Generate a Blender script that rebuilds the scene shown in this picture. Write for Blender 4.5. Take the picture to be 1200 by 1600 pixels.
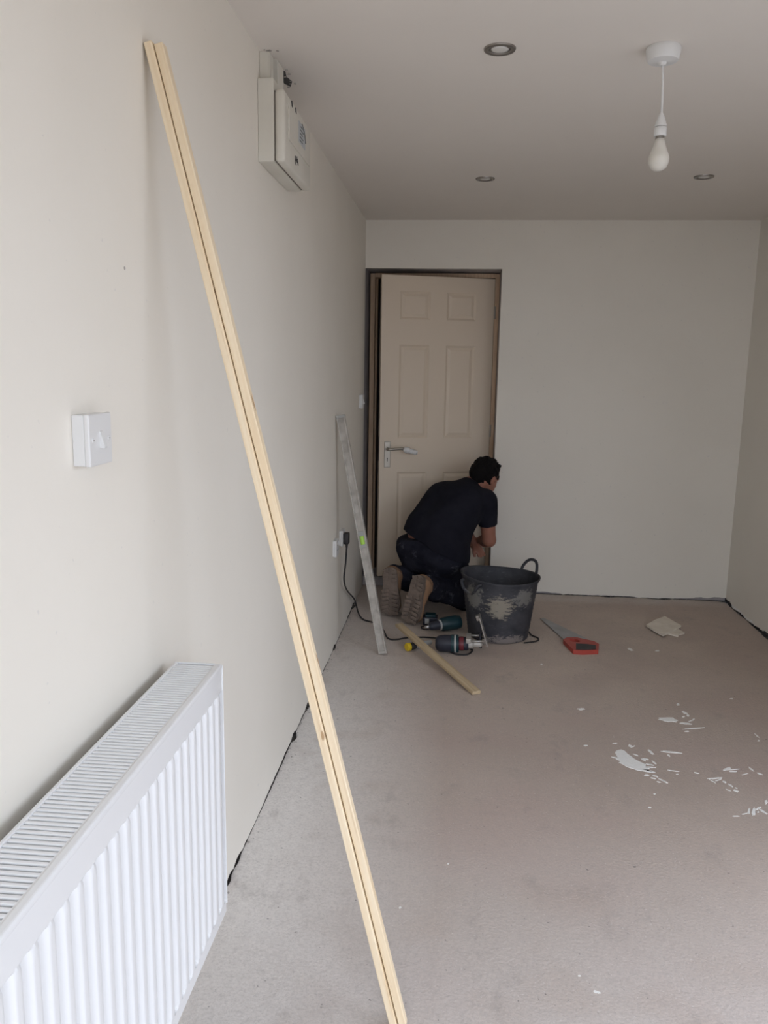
import bpy, bmesh, math, random
import numpy as np
from mathutils import Vector, Matrix, noise

for o in list(bpy.data.objects):
    bpy.data.objects.remove(o, do_unlink=True)
sc = bpy.context.scene
C = sc.collection
random.seed(7)

# ------------------------------------------------------------------ camera
FPX, PITCH, YAW, ROLL = 1265.04, 0.176487, 0.0894812, 0.0166414
CAM = Vector((0.62418, 0.0, 1.48107))
D, W, H = 5.3435, 2.4161, 2.4           # back wall, right wall, ceiling
YR = -0.60                              # rear wall (behind the camera)


def cam_axes():
    right = Vector((math.cos(YAW), math.sin(YAW), 0)); fwd = Vector((-math.sin(YAW), math.cos(YAW), 0)); up = Vector((0, 0, 1))
    f = fwd * math.cos(PITCH) - up * math.sin(PITCH); u = fwd * math.sin(PITCH) + up * math.cos(PITCH)
    return right * math.cos(ROLL) + u * math.sin(ROLL), u * math.cos(ROLL) - right * math.sin(ROLL), f


CR, CU, CF = cam_axes()
cam = bpy.data.cameras.new('camera'); camo = bpy.data.objects.new('camera', cam); C.objects.link(camo)
m = Matrix((CR, CU, -CF)).transposed().to_4x4(); m.translation = CAM
camo.matrix_world = m
cam.sensor_fit = 'VERTICAL'; cam.sensor_height = 36.0; cam.lens = FPX / 1600 * 36.0; cam.clip_start = 0.02
sc.camera = camo


def hit(u, v, ax, val):                 # pixel -> point on the plane axis = val
    d = CR * ((u - 600) / FPX) + CU * ((800 - v) / FPX) + CF
    return CAM + d * ((val - CAM[ax]) / d[ax])


def fl(u, v, z=0.0): return hit(u, v, 2, z)


# ------------------------------------------------------------------ light: overcast daylight through the open rear doorway
wd = bpy.data.worlds.new('overcast_sky'); sc.world = wd; wd.use_nodes = True
bg = wd.node_tree.nodes['Background']; bg.inputs[0].default_value = (0.86, 0.96, 1.13, 1); bg.inputs[1].default_value = 4.25
OPPD, OPPH = 6.0, 1.8                   # added wall beyond the patio, hides low sky: distance, height
WY0, WY1, WZ0, WZ1 = 0.15, 2.25, 0.05, 2.10      # patio opening in the right wall, out of frame
OPX0, OPX1, OPZ0, OPZ1 = 0.12, 2.28, 0.05, 2.10    # garden doorway in the rear wall, behind the camera
for nm_, sz_, lc_, rt_ in (('rear_portal', (OPX1 - OPX0, OPZ1 - OPZ0), ((OPX0 + OPX1) / 2, YR - 0.03, (OPZ0 + OPZ1) / 2), (math.radians(90), 0, 0)),):
    pr_ = bpy.data.lights.new(nm_, 'AREA'); pr_.shape = 'RECTANGLE'; pr_.size, pr_.size_y = sz_; pr_.cycles.is_portal = True
    po_ = bpy.data.objects.new(nm_, pr_); C.objects.link(po_); po_.location = lc_; po_.rotation_euler = rt_
pl = bpy.data.lights.new('doorway_portal', 'AREA'); pl.shape = 'RECTANGLE'; pl.size = WZ1 - WZ0; pl.size_y = WY1 - WY0
pl.cycles.is_portal = True
plo = bpy.data.objects.new('doorway_portal', pl); C.objects.link(plo)
plo.location = (W + 0.03, (WY0 + WY1) / 2, (WZ0 + WZ1) / 2); plo.rotation_euler = (0, math.radians(90), 0)
sc.view_settings.view_transform = 'Standard'; sc.view_settings.look = 'None'
sc.view_settings.gamma = 1.0; sc.view_settings.use_curve_mapping = False
sc.view_settings.exposure = 0.0


# ------------------------------------------------------------------ materials
def mat(name, col, rough=0.6, metal=0.0, var=None, scale=8.0, detail=4.0, amount=1.0, bump=0.0, bscale=60.0, stretch=None, spec=0.5, trans=0.0, lo=0.35, hi=0.65):
    mt = bpy.data.materials.new(name); mt.use_nodes = True
    nt = mt.node_tree; b = nt.nodes['Principled BSDF']
    b.inputs['Base Color'].default_value = (*col, 1); b.inputs['Roughness'].default_value = rough; b.inputs['Metallic'].default_value = metal
    b.inputs['Specular IOR Level'].default_value = spec
    if trans: b.inputs['Transmission Weight'].default_value = trans
    tc = nt.nodes.new('ShaderNodeTexCoord'); mp = nt.nodes.new('ShaderNodeMapping'); nt.links.new(tc.outputs['Object'], mp.inputs[0])
    if stretch: mp.inputs['Scale'].default_value = stretch
    if var:
        n = nt.nodes.new('ShaderNodeTexNoise'); n.inputs['Scale'].default_value = scale; n.inputs['Detail'].default_value = detail
        nt.links.new(mp.outputs[0], n.inputs[0])
        r = nt.nodes.new('ShaderNodeMapRange'); r.inputs[1].default_value = lo; r.inputs[2].default_value = hi; r.inputs[4].default_value = amount
        nt.links.new(n.outputs[0], r.inputs[0])
        mx = nt.nodes.new('ShaderNodeMix'); mx.data_type = 'RGBA'; mx.inputs[6].default_value = (*col, 1); mx.inputs[7].default_value = (*var, 1)
        nt.links.new(r.outputs[0], mx.inputs[0]); nt.links.new(mx.outputs[2], b.inputs['Base Color'])
    if bump:
        n2 = nt.nodes.new('ShaderNodeTexNoise'); n2.inputs['Scale'].default_value = bscale; n2.inputs['Detail'].default_value = 5
        nt.links.new(mp.outputs[0], n2.inputs[0])
        bp = nt.nodes.new('ShaderNodeBump'); bp.inputs['Strength'].default_value = bump; bp.inputs['Distance'].default_value = 0.01
        nt.links.new(n2.outputs[0], bp.inputs['Height']); nt.links.new(bp.outputs[0], b.inputs['Normal'])
    return mt


def nodes_of(mt): return mt.node_tree, mt.node_tree.nodes['Principled BSDF']


def mixin(mt, fac_socket, col):
    """lay a further colour over the base colour of a material"""
    nt, b = nodes_of(mt)
    mx = nt.nodes.new('ShaderNodeMix'); mx.data_type = 'RGBA'; mx.inputs[7].default_value = (*col, 1)
    lk = b.inputs['Base Color'].links
    if lk: nt.links.new(lk[0].from_socket, mx.inputs[6])
    else: mx.inputs[6].default_value = b.inputs['Base Color'].default_value
    nt.links.new(fac_socket, mx.inputs[0]); nt.links.new(mx.outputs[2], b.inputs['Base Color'])


def tnoise(mt, scale, lo, hi, amount=1.0, detail=4.0, rough=0.5, stretch=None, off=(0, 0, 0)):
    nt, b = nodes_of(mt)
    tc = nt.nodes.new('ShaderNodeTexCoord'); mp = nt.nodes.new('ShaderNodeMapping'); nt.links.new(tc.outputs['Object'], mp.inputs[0])
    mp.inputs['Location'].default_value = off
    if stretch: mp.inputs['Scale'].default_value = stretch
    n = nt.nodes.new('ShaderNodeTexNoise'); n.inputs['Scale'].default_value = scale; n.inputs['Detail'].default_value = detail; n.inputs['Roughness'].default_value = rough
    nt.links.new(mp.outputs[0], n.inputs[0])
    r = nt.nodes.new('ShaderNodeMapRange'); r.inputs[1].default_value = lo; r.inputs[2].default_value = hi; r.inputs[4].default_value = amount
    nt.links.new(n.outputs[0], r.inputs[0]); return r.outputs[0]


def tblob(mt, loc, rad, soft=0.5):
    """soft ellipsoid mask around a point (object space)"""
    nt, b = nodes_of(mt)
    tc = nt.nodes.new('ShaderNodeTexCoord'); mp = nt.nodes.new('ShaderNodeMapping'); mp.vector_type = 'POINT'
    nt.links.new(tc.outputs['Object'], mp.inputs[0])
    mp.inputs['Scale'].default_value = [1 / r for r in rad]; mp.inputs['Location'].default_value = [-l / r for l, r in zip(loc, rad)]
    ln = nt.nodes.new('ShaderNodeVectorMath'); ln.operation = 'LENGTH'; nt.links.new(mp.outputs[0], ln.inputs[0])
    r = nt.nodes.new('ShaderNodeMapRange'); r.inputs[1].default_value = 1.0; r.inputs[2].default_value = soft; nt.links.new(ln.outputs['Value'], r.inputs[0])
    return r.outputs[0]


def tmath(mt, op, a, b_):
    nt, _ = nodes_of(mt); n = nt.nodes.new('ShaderNodeMath'); n.operation = op; n.use_clamp = True
    for i, s in enumerate((a, b_)):
        if isinstance(s, (int, float)): n.inputs[i].default_value = s
        else: nt.links.new(s, n.inputs[i])
    return n.outputs[0]


WALLC = (0.87, 0.825, 0.74)
M = {}
M['wall'] = mat('painted_plaster', WALLC, 0.75, var=(0.845, 0.80, 0.715), scale=2.2, bump=0.06, bscale=35)
s_ = tnoise(M['wall'], 60, 0.72, 0.76, 0.35, detail=2); mixin(M['wall'], s_, (0.62, 0.60, 0.58))
M['ceil'] = mat('ceiling_paint', (0.835, 0.78, 0.715), 0.8, var=(0.815, 0.76, 0.695), scale=1.6, bump=0.03, bscale=30)
M['block'] = mat('dark_blockwork', (0.085, 0.078, 0.074), 0.95, var=(0.16, 0.145, 0.135), scale=30, bump=0.5, bscale=80)
M['reveal'] = mat('rough_reveal', (0.36, 0.33, 0.33), 0.9, var=(0.46, 0.42, 0.41), scale=14, bump=0.4)
M['floor'] = mat('dusty_concrete', (0.52, 0.425, 0.365), 0.85, var=(0.45, 0.36, 0.30), scale=1.1, detail=6, lo=0.3, hi=0.7, bump=0.22, bscale=110)
f = M['floor']
mixin(f, tnoise(f, 1.9, 0.46, 0.64, 0.55, off=(3, 1, 0)), (0.48, 0.365, 0.315))                # pinkish brown patches
mixin(f, tmath(f, 'MULTIPLY', tblob(f, (1.15, 4.55, 0), (1.6, 1.5, 1), 0.4), tnoise(f, 3, 0.2, 0.6, 0.75, off=(2, 2, 2))), (0.64, 0.53, 0.44))   # warm screed at the far end, painted paler in place of missing light
mixin(f, tmath(f, 'MULTIPLY', tblob(f, (1.3, 5.3, 0), (1.5, 0.16, 1), 0.5), tnoise(f, 5, 0.2, 0.6, 0.7, off=(5, 2, 2))), (0.66, 0.61, 0.56))
mixin(f, tmath(f, 'MULTIPLY', tblob(f, (0.0, 2.6, 0), (0.62, 3.2, 1), 0.15), tnoise(f, 4, 0.10, 0.45, 0.95, detail=6)), (0.88, 0.84, 0.80))   # plaster dust along the wall (paled to make up for weak light)
mixin(f, tmath(f, 'MULTIPLY', tblob(f, (0.75, 1.1, 0), (1.7, 1.5, 1), 0.2), tnoise(f, 3, 0.15, 0.5, 0.65, detail=6, off=(6, 1, 1))), (0.66, 0.62, 0.59))   # and across the near end
mixin(f, tnoise(f, 6, 0.57, 0.72, 0.40, detail=7, rough=0.7, stretch=(1.0, 0.6, 1), off=(1, 4, 0)), (0.27, 0.235, 0.215))   # scuffs
mixin(f, tnoise(f, 34, 0.45, 0.70, 0.26, detail=8, rough=0.85), (0.30, 0.265, 0.245))          # mottling
mixin(f, tnoise(f, 110, 0.47, 0.66, 0.38, detail=5, rough=0.85, off=(4, 4, 0)), (0.33, 0.30, 0.28))   # sandy grain
mixin(f, tnoise(f, 150, 0.64, 0.74, 0.35, detail=2, off=(2, 8, 0)), (0.80, 0.77, 0.74))         # pale dust specks
mixin(f, tnoise(f, 62, 0.70, 0.74, 0.75, detail=3, off=(9, 2, 0)), (0.17, 0.15, 0.14))         # dark pits
mixin(f, tnoise(f, 24, 0.72, 0.76, 0.6, detail=5, rough=0.6, off=(3, 9, 0)), (0.22, 0.195, 0.18))
M['splash'] = mat('dried_plaster_splash', (0.86, 0.84, 0.80), 0.8, bump=0.2, bscale=120)
M['door'] = mat('cream_door_paint', (0.77, 0.65, 0.51), 0.45, bump=0.03, bscale=60, stretch=(6, 6, 1))
M['dooredge'] = mat('door_edge', (0.66, 0.60, 0.52), 0.6)
M['frame'] = mat('raw_frame_timber', (0.74, 0.55, 0.38), 0.7, var=(0.62, 0.43, 0.28), scale=14, stretch=(6, 6, 0.6), bump=0.1)
M['framel'] = M['frame']
M['pine'] = mat('planed_pine', (0.90, 0.755, 0.545), 0.55, var=(0.83, 0.655, 0.43), scale=9, detail=5, stretch=(9, 9, 0.35), bump=0.06, bscale=30)
mixin(M['pine'], tnoise(M['pine'], 11, 0.745, 0.78, 0.85, detail=1, stretch=(3, 3, 1.1)), (0.42, 0.24, 0.11))
mixin(M['pine'], tnoise(M['pine'], 22, 0.62, 0.70, 0.45, detail=4, stretch=(5, 5, 0.16)), (0.62, 0.42, 0.22))
M['oldpine'] = mat('weathered_pine', (0.60, 0.47, 0.30), 0.7, var=(0.48, 0.36, 0.22), scale=9, stretch=(9, 9, 0.5), bump=0.1)
M['white'] = mat('white_enamel', (0.80, 0.80, 0.80), 0.28)
M['fin'] = mat('convector_steel', (0.68, 0.69, 0.71), 0.5)
M['plastic'] = mat('white_plastic', (0.76, 0.755, 0.74), 0.4)
M['cream'] = mat('aged_cream_plastic', (0.74, 0.715, 0.64), 0.45, var=(0.69, 0.66, 0.58), scale=6, bump=0.02)
M['seam'] = mat('dark_seam', (0.20, 0.18, 0.15), 0.8)
M['sticker'] = mat('grey_label', (0.50, 0.53, 0.55), 0.6)
M['ink'] = mat('black_ink', (0.05, 0.05, 0.05), 0.7)
M['nickel'] = mat('brushed_nickel', (0.32, 0.30, 0.28), 0.38, 0.9)
M['lens'] = mat('lamp_lens', (0.72, 0.70, 0.66), 0.25)
M['bulb'] = mat('opal_bulb', (0.72, 0.69, 0.62), 0.3, var=(0.74, 0.71, 0.66))
M['steel'] = mat('bright_steel', (0.50, 0.485, 0.46), 0.35, 0.85)
M['chrome'] = mat('dull_chrome', (0.42, 0.39, 0.34), 0.35, 0.6)
M['alu'] = mat('dirty_aluminium', (0.56, 0.53, 0.48), 0.5, 0.25, var=(0.40, 0.37, 0.33), scale=25, bump=0.1)
M['vial'] = mat('green_vial', (0.42, 0.72, 0.10), 0.15)
M['black'] = mat('black_rubber', (0.028, 0.026, 0.028), 0.55)
M['cable'] = mat('black_cable', (0.022, 0.02, 0.02), 0.5)
M['tub'] = mat('black_rubber_tub', (0.026, 0.027, 0.034), 0.65, var=(0.05, 0.05, 0.058), scale=14, bump=0.15, bscale=50)
M['teal'] = mat('teal_tool_plastic', (0.008, 0.036, 0.044), 0.45)
M['navytool'] = mat('dark_tool_plastic', (0.025, 0.027, 0.04), 0.5)
M['redtool'] = mat('red_tool_plastic', (0.15, 0.02, 0.028), 0.45)
M['grey'] = mat('grey_plastic', (0.42, 0.42, 0.40), 0.5)
M['yellow'] = mat('yellow_cap', (0.72, 0.50, 0.02), 0.45)
M['sawred'] = mat('orange_red_handle', (0.42, 0.058, 0.04), 0.5)
M['blade'] = mat('saw_steel', (0.40, 0.40, 0.40), 0.45, 0.3, var=(0.33, 0.32, 0.31), scale=12)
M['board'] = mat('plasterboard_offcut', (0.86, 0.79, 0.68), 0.8, var=(0.76, 0.68, 0.57), scale=16, bump=0.15)
M['rubble'] = mat('plaster_crumbs', (0.50, 0.46, 0.42), 0.9, var=(0.36, 0.33, 0.30), scale=40)
M['skin'] = mat('skin', (0.31, 0.13, 0.085), 0.55, var=(0.35, 0.15, 0.10), scale=20)
M['hair'] = mat('black_hair', (0.007, 0.006, 0.006), 0.85, bump=0.5, bscale=120, spec=0.15)
M['shirt'] = mat('dark_navy_cotton', (0.010, 0.010, 0.016), 0.95, spec=0.15, var=(0.015, 0.015, 0.022), scale=9, bump=0.3, bscale=40)
mixin(M['shirt'], tnoise(M['shirt'], 30, 0.74, 0.80, 0.5, detail=3), (0.20, 0.20, 0.23))
M['trouser'] = mat('dusty_work_trousers', (0.012, 0.012, 0.020), 0.95, spec=0.15, var=(0.024, 0.025, 0.036), scale=12, bump=0.4, bscale=45)
mixin(M['trouser'], tnoise(M['trouser'], 15, 0.57, 0.72, 0.6, detail=7, rough=0.75), (0.20, 0.205, 0.23))
M['sole'] = mat('dusty_boot_sole', (0.22, 0.165, 0.13), 0.9, var=(0.15, 0.115, 0.09), scale=22, bump=0.4)
M['boot'] = mat('tan_suede_boot', (0.34, 0.185, 0.095), 0.9, var=(0.24, 0.15, 0.09), scale=20, bump=0.3)
M['eye'] = mat('eye_white', (0.7, 0.68, 0.65), 0.3)
M['patio'] = mat('patio_paving', (0.36, 0.345, 0.325), 0.9, var=(0.30, 0.285, 0.27), scale=5, bump=0.2)
M['brick'] = mat('skyblock_brick', (0.42, 0.29, 0.20), 0.9, var=(0.34, 0.23, 0.16), scale=6)  # warm tone for the added outdoor walls that shape the daylight
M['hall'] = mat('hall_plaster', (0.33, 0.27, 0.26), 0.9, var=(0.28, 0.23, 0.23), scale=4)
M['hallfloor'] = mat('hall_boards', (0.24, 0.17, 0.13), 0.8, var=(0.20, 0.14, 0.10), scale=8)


# ------------------------------------------------------------------ mesh helpers (world coordinates)
def nb(): return bmesh.new()


def box(bm, lo, hi, mtx=None):
    lo = Vector(lo); hi = Vector(hi)
    vs = [bm.verts.new((hi.x if i & 1 else lo.x, hi.y if i & 2 else lo.y, hi.z if i & 4 else lo.z)) for i in range(8)]
    for q in ((0, 2, 3, 1), (4, 5, 7, 6), (0, 1, 5, 4), (2, 6, 7, 3), (0, 4, 6, 2), (1, 3, 7, 5)): bm.faces.new([vs[i] for i in q])
    if mtx is not None: bmesh.ops.transform(bm, matrix=mtx, verts=vs)
    return vs


def rbox(bm, lo, hi, bev=0.003, seg=2, mtx=None):
    b2 = nb(); box(b2, lo, hi)
    bmesh.ops.bevel(b2, geom=list(b2.edges), offset=bev, segments=seg, affect='EDGES', profile=0.5)
    if mtx is not None: b2.transform(mtx)
    merge(bm, b2)


def merge(bm, b2):
    me = bpy.data.meshes.new('tmp'); b2.to_mesh(me); b2.free(); bm.from_mesh(me); bpy.data.meshes.remove(me)


def frame_of(axis):
    a = Vector(axis).normalized(); t = Vector((0, 0, 1)) if abs(a.z) < 0.9 else Vector((0, 1, 0))
    u = a.cross(t).normalized(); return a, u, a.cross(u).normalized()


def lathe(bm, prof, base=(0, 0, 0), axis=(0, 0, 1), seg=28, cap0=True, cap1=True):
    """prof: (radius, height) pairs along axis"""
    a, u, v = frame_of(axis); base = Vector(base); rings = []
    for r, h in prof:
        rings.append([bm.verts.new(base + a * h + (u * math.cos(t) + v * math.sin(t)) * r) for t in [2 * math.pi * k / seg for k in range(seg)]])
    for A, B in zip(rings, rings[1:]):
        for k in range(seg): bm.faces.new((A[k], A[(k + 1) % seg], B[(k + 1) % seg], B[k]))
    if cap0: bm.faces.new(rings[0][::-1])
    if cap1: bm.faces.new(rings[-1])


def tube(bm, pts, r, seg=8, closed=False):
    pts = [Vector(p) for p in pts]; n = len(pts); rs = r if isinstance(r, (list, tuple)) else [r] * n
    rings = []; pu = None
    for i, p in enumerate(pts):
        d = (pts[min(i + 1, n - 1)] - pts[max(i - 1, 0)]).normalized()
        if pu is None: _, pu, _ = frame_of(d)
        pu = (pu - d * pu.dot(d)).normalized(); v = d.cross(pu)
        rings.append([bm.verts.new(p + (pu * math.cos(t) + v * math.sin(t)) * rs[i]) for t in [2 * math.pi * k / seg for k in range(seg)]])
    for A, B in zip(rings, rings[1:]):
        for k in range(seg): bm.faces.new((A[k], A[(k + 1) % seg], B[(k + 1) % seg], B[k]))
    bm.faces.new(rings[0][::-1]); bm.faces.new(rings[-1])


def spline(pts, n=12):
    P = [Vector(p) for p in pts]; P = [P[0] * 2 - P[1]] + P + [P[-1] * 2 - P[-2]]; out = []
    for i in range(1, len(P) - 2):
        for k in range(n):
            t = k / n; a, b, c, d = P[i - 1:i + 3]
            out.append(0.5 * ((2 * b) + (c - a) * t + (2 * a - 5 * b + 4 * c - d) * t * t + (3 * b - a - 3 * c + d) * t ** 3))
    out.append(P[-2]); return out


def prism(bm, poly, h0, h1, mtx=None):
    """polygon (x, y) extruded from z = h0 to h1"""
    A = [bm.verts.new((x, y, h0)) for x, y in poly]; B = [bm.verts.new((x, y, h1)) for x, y in poly]; n = len(poly)
    bm.faces.new(A[::-1]); bm.faces.new(B)
    for k in range(n): bm.faces.new((A[k], A[(k + 1) % n], B[(k + 1) % n], B[k]))
    if mtx is not None: bmesh.ops.transform(bm, matrix=mtx, verts=A + B)


def wloc(o):
    v = Vector((0, 0, 0))
    while o: v += o.location; o = o.parent
    return v


def obj(name, bm, m, parent=None, smooth=False, mtx=None, angle=None):
    """link a bmesh given in world coordinates as one object (local to its parent); mtx: own object matrix, mesh in its local space"""
    bmesh.ops.recalc_face_normals(bm, faces=bm.faces)
    me = bpy.data.meshes.new(name)
    if parent is not None: bm.transform(Matrix.Translation(-wloc(parent)))
    bm.to_mesh(me); bm.free()
    o = bpy.data.objects.new(name, me); C.objects.link(o); me.materials.append(M[m] if isinstance(m, str) else m)
    if parent is not None: o.parent = parent
    if mtx is not None: o.matrix_world = mtx
    if smooth: me.polygons.foreach_set('use_smooth', [True] * len(me.polygons))
    if smooth and angle: me.set_sharp_from_angle(angle=math.radians(angle))
    return o


def top(o, label, cat, group=None, kind=None):
    o['label'] = label
    if cat: o['category'] = cat
    if group: o['group'] = group
    if kind: o['kind'] = kind
    return o


def thing(name, loc, label, cat, group=None):
    o = bpy.data.objects.new(name, None); o.empty_display_size = 0.05; C.objects.link(o); o.location = loc
    return top(o, label, cat, group)


def struct(name, bm, m, label=None):
    o = obj(name, bm, m); o['kind'] = 'structure'
    if label: o['label'] = label
    return o


# ================================================================== THE SETTING
DX1, DZ1 = 0.868, 2.106                 # door opening in the back wall: x from 0, up to DZ1


def crack(seed, base, amp, notches=()):
    """width of the open joint between the screed and a wall"""
    def g(s):
        w_ = base + amp * (noise.noise((s * 1.7, seed, 0.3)) + 0.6 * noise.noise((s * 9.0, seed, 2.1)) + 0.35 * noise.noise((s * 37.0, seed, 5.0)))
        for c_, h_, d_ in notches:
            if abs(s - c_) < h_: w_ = max(w_, d_ * (1 - ((s - c_) / h_) ** 2))
        return max(0.0, w_)
    return g


def floor_mesh():
    """concrete screed that stops a little short of the walls in a ragged edge"""
    bm = nb(); n_l = [(fl(u, v).y, h_, d_) for u, v, h_, d_ in ((455, 1152, 0.05, 0.013), (476, 1103, 0.07, 0.009), (372, 1345, 0.04, 0.004), (360, 1378, 0.03, 0.006), (553, 945, 0.10, 0.020), (520, 1012, 0.05, 0.010))]
    gl = crack(2.0, 0.0002, 0.0042, n_l); gr = crack(6.0, 0.008, 0.008); gb = crack(8.0, 0.0025, 0.010, [(fl(950, 933).x, 0.06, 0.020), (fl(1030, 936).x, 0.09, 0.022), (fl(1128, 938).x, 0.04, 0.03)])
    ye = D - 0.06; k = int((ye - YR) / 0.012); rows = []
    for i in range(k + 1):
        y = YR + (ye - YR) * i / k; xa, xb = gl(y), W - gr(y)
        rows.append([bm.verts.new(p) for p in ((xa, y, -0.04), (xa, y, 0), (xb, y, 0), (xb, y, -0.04))])
    for A, B in zip(rows, rows[1:]):
        for q in range(3): bm.faces.new((A[q], A[q + 1], B[q + 1], B[q]))
    xa, xb = gl(ye), W - gr(ye); k = int((xb - DX1) / 0.012); cols = []
    for i in range(k + 1):
        x = DX1 + (xb - DX1) * i / k; yb = D - gb(x)
        cols.append([bm.verts.new(p) for p in ((x, ye, 0), (x, yb, 0), (x, yb, -0.04))])
    for A, B in zip(cols, cols[1:]):
        for q in range(2): bm.faces.new((A[q], A[q + 1], B[q + 1], B[q]))
    vs = [bm.verts.new(p) for p in ((xa, ye, 0), (DX1, ye, 0), (DX1, D + 0.06, 0), (xa, D + 0.06, 0))]; bm.faces.new(vs)
    return bm


floor = struct('floor', floor_mesh(), 'floor', 'bare dusty concrete floor with plaster splashes')
bm = nb(); box(bm, (-0.3, YR - 0.3, -0.16), (W + 0.3, D + 0.30, -0.016)); obj('sub_base', bm, 'block', floor)
bm = nb(); box(bm, (-0.3, YR - 0.3, H), (W + 0.3, D + 0.35, H + 0.12)); ceiling = struct('ceiling', bm, 'ceil', 'plain off-white plasterboard ceiling')


def jag(seed, amp, closed, fine=18.0, notches=()):
    def fz(s):
        for c_, w_, h_ in notches:
            if abs(s - c_) < w_: return h_ * (1 - ((s - c_) / w_) ** 2) * (0.75 + 0.5 * abs(noise.noise((s * 40, seed, 1.0)))) + 0.003
        a = noise.noise((s * 2.3, seed, 0.0)); b = noise.noise((s * fine, seed, 3.0)); c = noise.noise((s * 60, seed, 7.0))
        g = (a + 0.35 - closed) * amp * 1.5 + b * amp * 0.55 + c * amp * 0.25
        return max(0.0006, g)
    return fz


def plaster(name, org, du, length, n, segs, fz, zt=H, t=0.014, label=None):
    """plaster skin with a broken lower edge: face plane through org along du, thickness t behind it; segs: (s0, s1, z0 or None, z1)"""
    bm = nb(); org = Vector(org); du = Vector(du); n = Vector(n)
    for s0, s1, z0, z1 in segs:
        k = max(1, int((s1 - s0) / 0.012)) if z0 is None else 1
        rows = []
        for i in range(k + 1):
            s = s0 + (s1 - s0) * i / k; zb = fz(s) if z0 is None else z0
            p = org + du * s
            rows.append([bm.verts.new(p + Vector((0, 0, zb))), bm.verts.new(p + Vector((0, 0, z1))), bm.verts.new(p - n * t + Vector((0, 0, z1))), bm.verts.new(p - n * t + Vector((0, 0, zb)))])
        for A, B in zip(rows, rows[1:]):
            for q in range(4): bm.faces.new((A[q], A[(q + 1) % 4], B[(q + 1) % 4], B[q]))
        bm.faces.new(rows[0]); bm.faces.new(rows[-1][::-1])
    return struct(name, bm, 'wall', label)


wl = plaster('wall_left', (0, YR, 0), (0, 1, 0), D - YR, (1, 0, 0), [(0, D - YR, None, H)], jag(1.7, 0.011, 0.0, notches=[(fl(u, v).y - YR, w_, h_) for u, v, w_, h_ in ((455, 1152, 0.055, 0.020), (476, 1103, 0.075, 0.016), (372, 1345, 0.05, 0.012), (362, 1372, 0.04, 0.014), (551, 947, 0.06, 0.022), (520, 1012, 0.05, 0.012))]), label='long white painted wall')
bm = nb(); box(bm, (-0.2, YR, 0), (-0.0142, D + 0.30, H)); obj('blockwork', bm, 'block', wl)
wr = plaster('wall_right', (W, YR, 0), (0, 1, 0), D - YR, (-1, 0, 0), [(0, WY0 - YR, None, H), (WY0 - YR, WY1 - YR, WZ1, H), (WY1 - YR, D - YR, None, H)], jag(5.2, 0.022, -0.2), label='white painted wall with a broken gap at the floor')
bm = nb(); box(bm, (W + 0.0142, YR, 0), (W + 0.2, WY0, H)); obj('blockwork', bm, 'block', wr)
bm = nb(); box(bm, (W + 0.0142, WY1, 0), (W + 0.2, D + 0.2, H)); obj('blockwork', bm, 'block', wr)
bm = nb(); box(bm, (W + 0.0142, WY0, WZ1), (W + 0.2, WY1, H)); obj('lintel', bm, 'block', wr)
bm = nb(); box(bm, (W - 0.01, WY0, 0), (W + 0.21, WY1, WZ0)); obj('door_sill', bm, 'white', wr)
wb = plaster('wall_back', (0, D, 0), (1, 0, 0), W, (0, -1, 0), [(DX1, W, None, H), (0, DX1, DZ1, H)], jag(9.1, 0.015, -0.15), label='white painted end wall with the doorway')
bm = nb(); box(bm, (DX1, D + 0.0142, 0), (W, D + 0.30, H)); box(bm, (-0.2, D + 0.0142, DZ1), (DX1, D + 0.30, H)); obj('blockwork', bm, 'reveal', wb)
bm = nb(); box(bm, (-0.0140, D, 0), (0, D + 0.30, DZ1)); obj('reveal', bm, 'reveal', wb)
# step up into the hall and the hall beyond the doorway
bm = nb(); box(bm, (-0.0, D + 0.05, 0), (DX1, D + 0.31, 0.062)); obj('doorway_step', bm, 'reveal', wb)
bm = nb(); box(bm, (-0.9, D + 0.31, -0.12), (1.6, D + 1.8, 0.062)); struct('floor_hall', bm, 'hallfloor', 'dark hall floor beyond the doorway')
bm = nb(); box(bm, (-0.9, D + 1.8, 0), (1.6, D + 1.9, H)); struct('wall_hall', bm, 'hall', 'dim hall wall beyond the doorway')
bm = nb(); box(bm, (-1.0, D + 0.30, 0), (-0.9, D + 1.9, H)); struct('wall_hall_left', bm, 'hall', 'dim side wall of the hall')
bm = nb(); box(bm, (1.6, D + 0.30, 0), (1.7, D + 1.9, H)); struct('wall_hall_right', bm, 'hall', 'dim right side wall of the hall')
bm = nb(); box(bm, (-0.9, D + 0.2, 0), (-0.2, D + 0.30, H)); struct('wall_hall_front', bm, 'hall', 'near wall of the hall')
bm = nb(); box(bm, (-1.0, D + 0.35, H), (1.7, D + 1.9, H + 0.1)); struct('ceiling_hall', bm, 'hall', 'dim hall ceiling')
bm = nb(); box(bm, (-0.2, YR - 0.2, 0), (OPX0, YR, H)); box(bm, (OPX1, YR - 0.2, 0), (W + 0.2, YR, H)); box(bm, (OPX0, YR - 0.2, OPZ1), (OPX1, YR, H)); box(bm, (OPX0, YR - 0.2, 0), (OPX1, YR, OPZ0))
struct('wall_rear', bm, 'wall', 'white wall behind the camera with a garden doorway')
bm = nb(); box(bm, (-14, YR - 14, -0.16), (W + 0.205, YR - 0.21, -0.05)); struct('floor_garden', bm, 'patio', 'paved ground outside the rear doorway')
bm = nb(); box(bm, (-14, YR - 7.2, -0.05), (W + 5, YR - 7.0, 1.4)); struct('wall_skyblock_yard', bm, 'brick', 'added unseen brick wall behind the camera that dims and warms the daylight')  # unseen wall added to cut and warm daylight from the rear
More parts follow.
